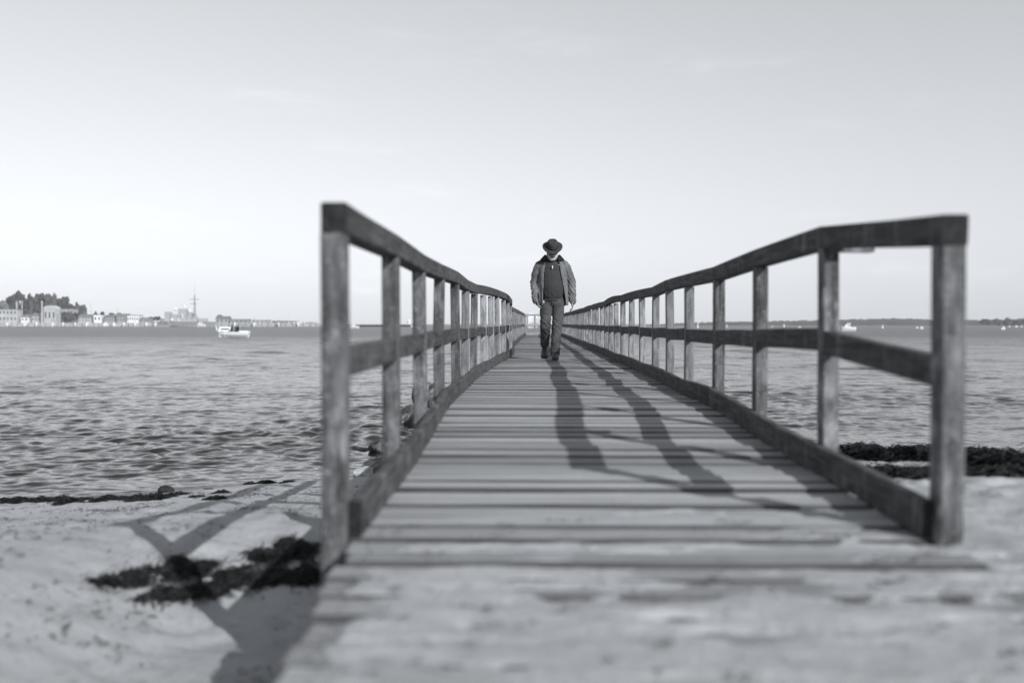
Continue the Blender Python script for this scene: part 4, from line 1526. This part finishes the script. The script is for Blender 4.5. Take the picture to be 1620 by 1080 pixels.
for sg in (-1, 1):
    mb = MB()
    mb.blob(hp(sg * .031, -.078, .066), (.011, .008, .008), rough=0, sub=2)
    mb.build('eye', M['window'], man, True)
bd = MB()
limb(bd, [hp(-.066, .0, .055), hp(-.062, -.035, .0), hp(-.034, -.073, -.035), hp(0, -.085, -.045), hp(.034, -.073, -.035), hp(.062, -.035, .0), hp(.066, .0, .055)],
     [(.016, .016), (.022, .022), (.024, .028), (.026, .03), (.024, .028), (.022, .022), (.016, .016)], 10)
limb(bd, [hp(-.042, -.078, .002), hp(-.018, -.096, .017), hp(0, -.098, .019), hp(.018, -.096, .017), hp(.042, -.078, .002)], [.009, .0115, .010, .0115, .009], 8)
remeshed('beard', bd, .005, M['beard'], man, 1, lambda p: .004 * mnoise.noise(p * 90) + .003 * mnoise.noise(p * 200))
mb = MB()
mb.sweep([hp(-.02, -.096, -.004), hp(0, -.102, -.006), hp(.02, -.096, -.004)], [(-.004, -.003), (.004, -.003), (.004, .003), (-.004, .003)])
mb.build('mouth', M['lining'], man)
bd = MB()
for sg in (-1, 1):
    limb(bd, [hp(sg * .072, .0, .10), hp(sg * .076, .03, .07), hp(sg * .06, .07, .03)], [.014, .018, .02], 8)
limb(bd, [hp(-.05, .085, .05), hp(0, .10, .05), hp(.05, .085, .05)], [.025, .028, .025], 8)
remeshed('hair', bd, .006, M['beard'], man, 1)

# hat: pinched crown, curled brim, ribbon
HAT = HEAD @ Matrix.Translation((0, -.002, .108)) @ Matrix.Rotation(R(3), 4, 'X')
mb = MB()
n = 48
prof = [(.150, 0, 'b'), (.151, .006, 'b'), (.115, .006, 'b'), (.092, .010, 'c'), (.090, .035, 'c'), (.086, .07, 'c'), (.080, .096, 'c'), (.066, .112, 'c'), (.040, .112, 'c'), (.0, .108, 'c')]
vs = []
for r_, z, k in prof:
    for i in range(n):
        a = 2 * math.pi * i / n
        ca, sa = math.cos(a), math.sin(a)
        ex = .93 if k == 'c' else .98
        x, y = r_ * ca * ex, r_ * sa * (1.10 if k == 'c' else 1.06)
        zz = z
        if k == 'b':
            t = (r_ - .09) / .06
            zz += t * (.016 * ca * ca - .012 * max(0, -sa) ** 2 + .004 * max(0, sa))
        if k == 'c' and z > .06:
            pin = math.exp(-((abs(a - 1.5 * math.pi) - .55) / .28) ** 2)       # the two front dents
            q = (z - .06) / .05
            x *= 1 - .22 * pin * min(1, q)
            y *= 1 - .16 * pin * min(1, q)
            if r_ < .07:
                zz -= .016 * math.exp(-(x / .022) ** 2)
            zz += .010 * max(0, -sa) * min(1, q)
        vs.append(HAT @ Vector((x, y, zz)))
fs = [(i * n + k, i * n + (k + 1) % n, (i + 1) * n + (k + 1) % n, (i + 1) * n + k) for i in range(len(prof) - 1) for k in range(n)]
base = len(vs)
for r_ in (.088,):
    for i in range(n):
        a = 2 * math.pi * i / n
        vs.append(HAT @ Vector((r_ * math.cos(a) * .93, r_ * math.sin(a) * 1.1, .002)))
fs += [(k, base + k, base + (k + 1) % n, (k + 1) % n) for k in range(n)]
mb.add(vs, fs)
hat = mb.build('hat', M['hat'], man, True)
mb = MB()
vs = []
for r_, z in ((.0935, .0115), (.0932, .034), (.089, .034), (.089, .0115)):
    for i in range(n):
        a = 2 * math.pi * i / n
        vs.append(HAT @ Vector((r_ * math.cos(a) * .93, r_ * math.sin(a) * 1.10, z)))
mb.add(vs, [(i * n + k, i * n + (k + 1) % n, ((i + 1) % 4) * n + (k + 1) % n, ((i + 1) % 4) * n + k) for i in range(4) for k in range(n)])
mb.build('hatband', M['hatband'], hat, True)


# jeans
def fold(p, fx, fz, amp, seed):
    return amp * (mnoise.noise(Vector((p.x * fx + seed, p.y * fx, p.z * fz))) + .5 * mnoise.noise(Vector((p.x * fx * 2.1, p.y * fx * 2.1 + seed, p.z * fz * 2.3))))


bd = MB()
limb(bd, [(0, .02, .95), (0, .025, .90), (0, .03, .83), (0, .03, .785)], [(.158, .120), (.172, .130), (.170, .125), (.12, .09)], 18, False)
jl, jr_l = LEG[-1], LEG[1]
limb(bd, [(-.084, .03, .88), (-.094, -.04, .74), (-.103, -.190, .545), (-.108, -.05, .355), (-.112, .085, .215)], [(.094, .105), (.089, .098), (.076, .080), (.070, .078), (.063, .072)], 16)
limb(bd, [(.082, .02, .88), (.087, -.05, .73), (.068, -.135, .50), (.050, -.205, .30), (.036, -.270, .085)], [(.096, .106), (.090, .098), (.076, .080), (.070, .076), (.072, .080)], 16)


def jdisp(p):
    zk = p.z
    bend = math.exp(-((zk - .52) / .12) ** 2) * .010 + math.exp(-((zk - (.26 if p.x < 0 else .14)) / .08) ** 2) * .011 + .004
    tw = mnoise.noise(Vector((p.x * 9 + (3 if p.x > 0 else 0), p.y * 9, zk * 26 + p.x * 22)))
    return bend * tw + .003 * mnoise.noise(p * 30) - .006 * math.exp(-((p.x) / .012) ** 2) * (1 if .74 < zk < .86 and p.y < 0 else 0)


jeans = remeshed('jeans', bd, .007, M['jeans'], man, 2, jdisp)
mb = MB()
mb.sweep([(-.005, -.106, .90), (-.001, -.110, .86), (.002, -.100, .80)], [(-.010, -.002), (.010, -.002), (.010, .003), (-.010, .003)], up=Vector((0, 1, 0)))
mb.build('fly', M['jeans'], jeans)

# sweater with ribbed hem and a zip pull
bd = MB()
limb(bd, [(0, .02, .900), (0, .008, .965), (0, -.006, 1.07), (0, .0, 1.22), (0, .005, 1.34), (0, .0, 1.43), (0, -.02, 1.475)], [(.160, .128), (.176, .148), (.184, .160), (.180, .145), (.180, .125), (.145, .10), (.085, .085)], 20, True)
limb(bd, [(0, -.015, 1.45), (0, -.035, 1.505)], [(.082, .078), (.074, .072)], 14)


def sdisp(p):
    low = max(0, 1 - abs(p.z - .96) / .10)
    return .010 * low * mnoise.noise(Vector((p.x * 16, p.y * 8, p.z * 20 + p.x * 20))) + .0035 * mnoise.noise(p * 12)


sweater = remeshed('sweater', bd, .007, M['sweater'], man, 2, sdisp)
mb = MB()
limb(mb, [(0, .022, .872), (0, .020, .912)], [(.170, .136), (.168, .136)], 20, False)
mb.build('hem_band', M['sweater'], sweater, True)
mb = MB()
mb.box(-.006, .006, -.152, -.143, 1.335, 1.378)
mb.build('zip_pull', M['metal'], sweater)
mb = MB()
mb.box(.088, .102, -.126, -.119, 1.385, 1.392)
mb.build('chest_mark', M['metal'], sweater)

# open jacket: torso shell with front gap, sleeves
bd = MB()
lv = [(.800, .240, .152, .018, -.152, .212), (.90, .236, .154, .014, -.149, .196), (1.0, .232, .158, .010, -.146, .178), (1.12, .226, .166, .003, -.138, .156), (1.25, .220, .160, .003, -.128, .134),
      (1.36, .212, .142, .005, -.118, .114), (1.425, .182, .118, .003, -.105, .105), (1.465, .125, .098, .0, -.085, .085)]
n = 44
outer, inner = [], []
for z, a, b, cy, xl_, xr_ in lv:
    t0 = -math.pi / 2 - math.asin(min(.95, -xl_ / a))
    t1 = -math.pi / 2 + math.asin(min(.95, xr_ / a)) - 2 * math.pi
    for (lst, th) in ((outer, 0.0), (inner, .017)):
        row = []
        for k in range(n):
            t = t0 + (t1 - t0) * k / (n - 1)
            row.append((math.cos(t) * (a - th), cy + math.sin(t) * (b - th), z))
        lst.append(row)
vs = [p for r_ in outer for p in r_] + [p for r_ in inner for p in r_]
o_ = len(lv) * n
fs = []
for i in range(len(lv) - 1):
    for k in range(n - 1):
        fs.append((i * n + k, i * n + k + 1, (i + 1) * n + k + 1, (i + 1) * n + k))
        fs.append((o_ + i * n + k, o_ + (i + 1) * n + k, o_ + (i + 1) * n + k + 1, o_ + i * n + k + 1))
    for k in (0, n - 1):
        q = (i * n + k, (i + 1) * n + k, o_ + (i + 1) * n + k, o_ + i * n + k)
        fs.append(q if k == 0 else tuple(reversed(q)))
for k in range(n - 1):
    fs.append((k, o_ + k, o_ + k + 1, k + 1))
    j = (len(lv) - 1) * n + k
    fs.append((j, j + 1, o_ + j + 1, o_ + j))
bd.add(vs, fs)
for sg in (-1, 1):
    sh, el, wr_ = [Vector(q) for q in SHL[sg]]
    limb(bd, [sh + Vector((-sg * .04, 0, .0)), sh + Vector((sg * .012, .0, -.05)), (sh + el) / 2 + Vector((sg * .004, 0, 0)), el, (el + wr_) / 2, wr_ + (wr_ - el) * .09], [.066, .076, .071, .064, .060, .056], 16, True)


def jkdisp(p):
    if abs(p.x) > .225 or (abs(p.x) > .19 and p.z < 1.3 and p.z > 1.25):
        return .015 * mnoise.noise(Vector((p.x * 12, p.y * 12, p.z * 26 + abs(p.x) * 40))) + .005 * mnoise.noise(p * 40)
    return .015 * mnoise.noise(Vector((p.x * 22, p.y * 14, p.z * 4 + 3))) + .004 * mnoise.noise(p * 25)


def jkmat(c, nn):
    q = Vector((c.x, c.y - .003, 0))
    if nn.dot(q.normalized()) < -.25 and abs(c.x) < .23 and c.z < 1.46:
        return 1
    if c.x < -.03 and c.z > 1.385 + .35 * max(0, -c.x - .16):
        return 2
    return 0


jacket = remeshed('jacket', bd, .0068, [M['jacket'], M['lining'], M['yoke']], man, 1, jkdisp, jkmat)
# stand collar falling open over the shoulders
mb = MB()
n = 40
rows = []
for k in range(n):
    t = -math.pi / 2 - .55 - (2 * math.pi - 1.1) * k / (n - 1)
    ca, sa = math.cos(t), math.sin(t)
    fr_ = max(0, -sa)
    rows.append([(ca * .092, -.012 + sa * .088, 1.445), (ca * (.100 + .015 * fr_), -.022 + sa * .098, 1.545 - .03 * fr_), (ca * (.112 + .03 * fr_), -.02 + sa * .108, 1.548 - .035 * fr_),
                 (ca * (.150 + .03 * abs(ca)), -.012 + sa * .128, 1.475 - .02 * fr_), (ca * (.142 + .03 * abs(ca)), -.012 + sa * .120, 1.462 - .02 * fr_)])
vs = [p for r_ in rows for p in r_]
fs = [(i * 5 + j, i * 5 + (j + 1) % 5, (i + 1) * 5 + (j + 1) % 5, (i + 1) * 5 + j) for i in range(n - 1) for j in range(5)]
fs += [tuple(range(5)), tuple(reversed(range((n - 1) * 5, n * 5)))]
mb.add(vs, fs)
mb.build('collar', M['lining'], jacket, True)
mb = MB()
mb.box(-.132, -.122, -.146, -.138, .83, .868)
mb.build('zip_pull', M['metal'], jacket)

# shoes
for sg, heel, ball, toe in ((-1, (-.112, .115, .165), (-.116, .0, .075), (-.119, -.055, .050)), (1, (.036, -.255, .062), (.036, -.38, .055), (.036, -.475, .045))):
    sd = MB()
    limb(sd, [heel, tuple((a + b) / 2 for a, b in zip(heel, ball)), ball, toe], [(.044, .050), (.047, .050), (.056, .047), (.050, .040)], 14)
    lg = Vector(LEG[sg][-1])
    limb(sd, [lg, Vector(heel) + Vector((0, -.01, .02))], [.046, .044], 12)
    def shd(p): return .001 * mnoise.noise(p * 60)
    sh_o = remeshed('shoe', sd, .006, M['leather'], man, 2, shd)
    so = MB()
    dwn = Vector((0, -.035, -.032)) if sg < 0 else Vector((0, 0, -.040))
    limb(so, [Vector(heel) + dwn * .95, Vector(ball) + dwn * (.9 if sg < 0 else .95), Vector(toe) + dwn * .8], [(.044, .010), (.054, .010), (.046, .009)], 12)
    so.build('sole', M['sole'], sh_o, True)
    lc = MB()
    mid = (Vector(heel) + Vector(ball)) / 2
    up_ = Vector((0, -.5, .8)) if sg < 0 else Vector((0, -.25, 1))
    for k in range(3):
        c = mid + (Vector(ball) - mid) * (.15 + .3 * k) + up_.normalized() * .046
        lc.tube(c + Vector((-.022, 0, 0)), c + Vector((.022, 0, 0)), .003, .003, 5)
    lc.build('lace', M['lining'], sh_o)
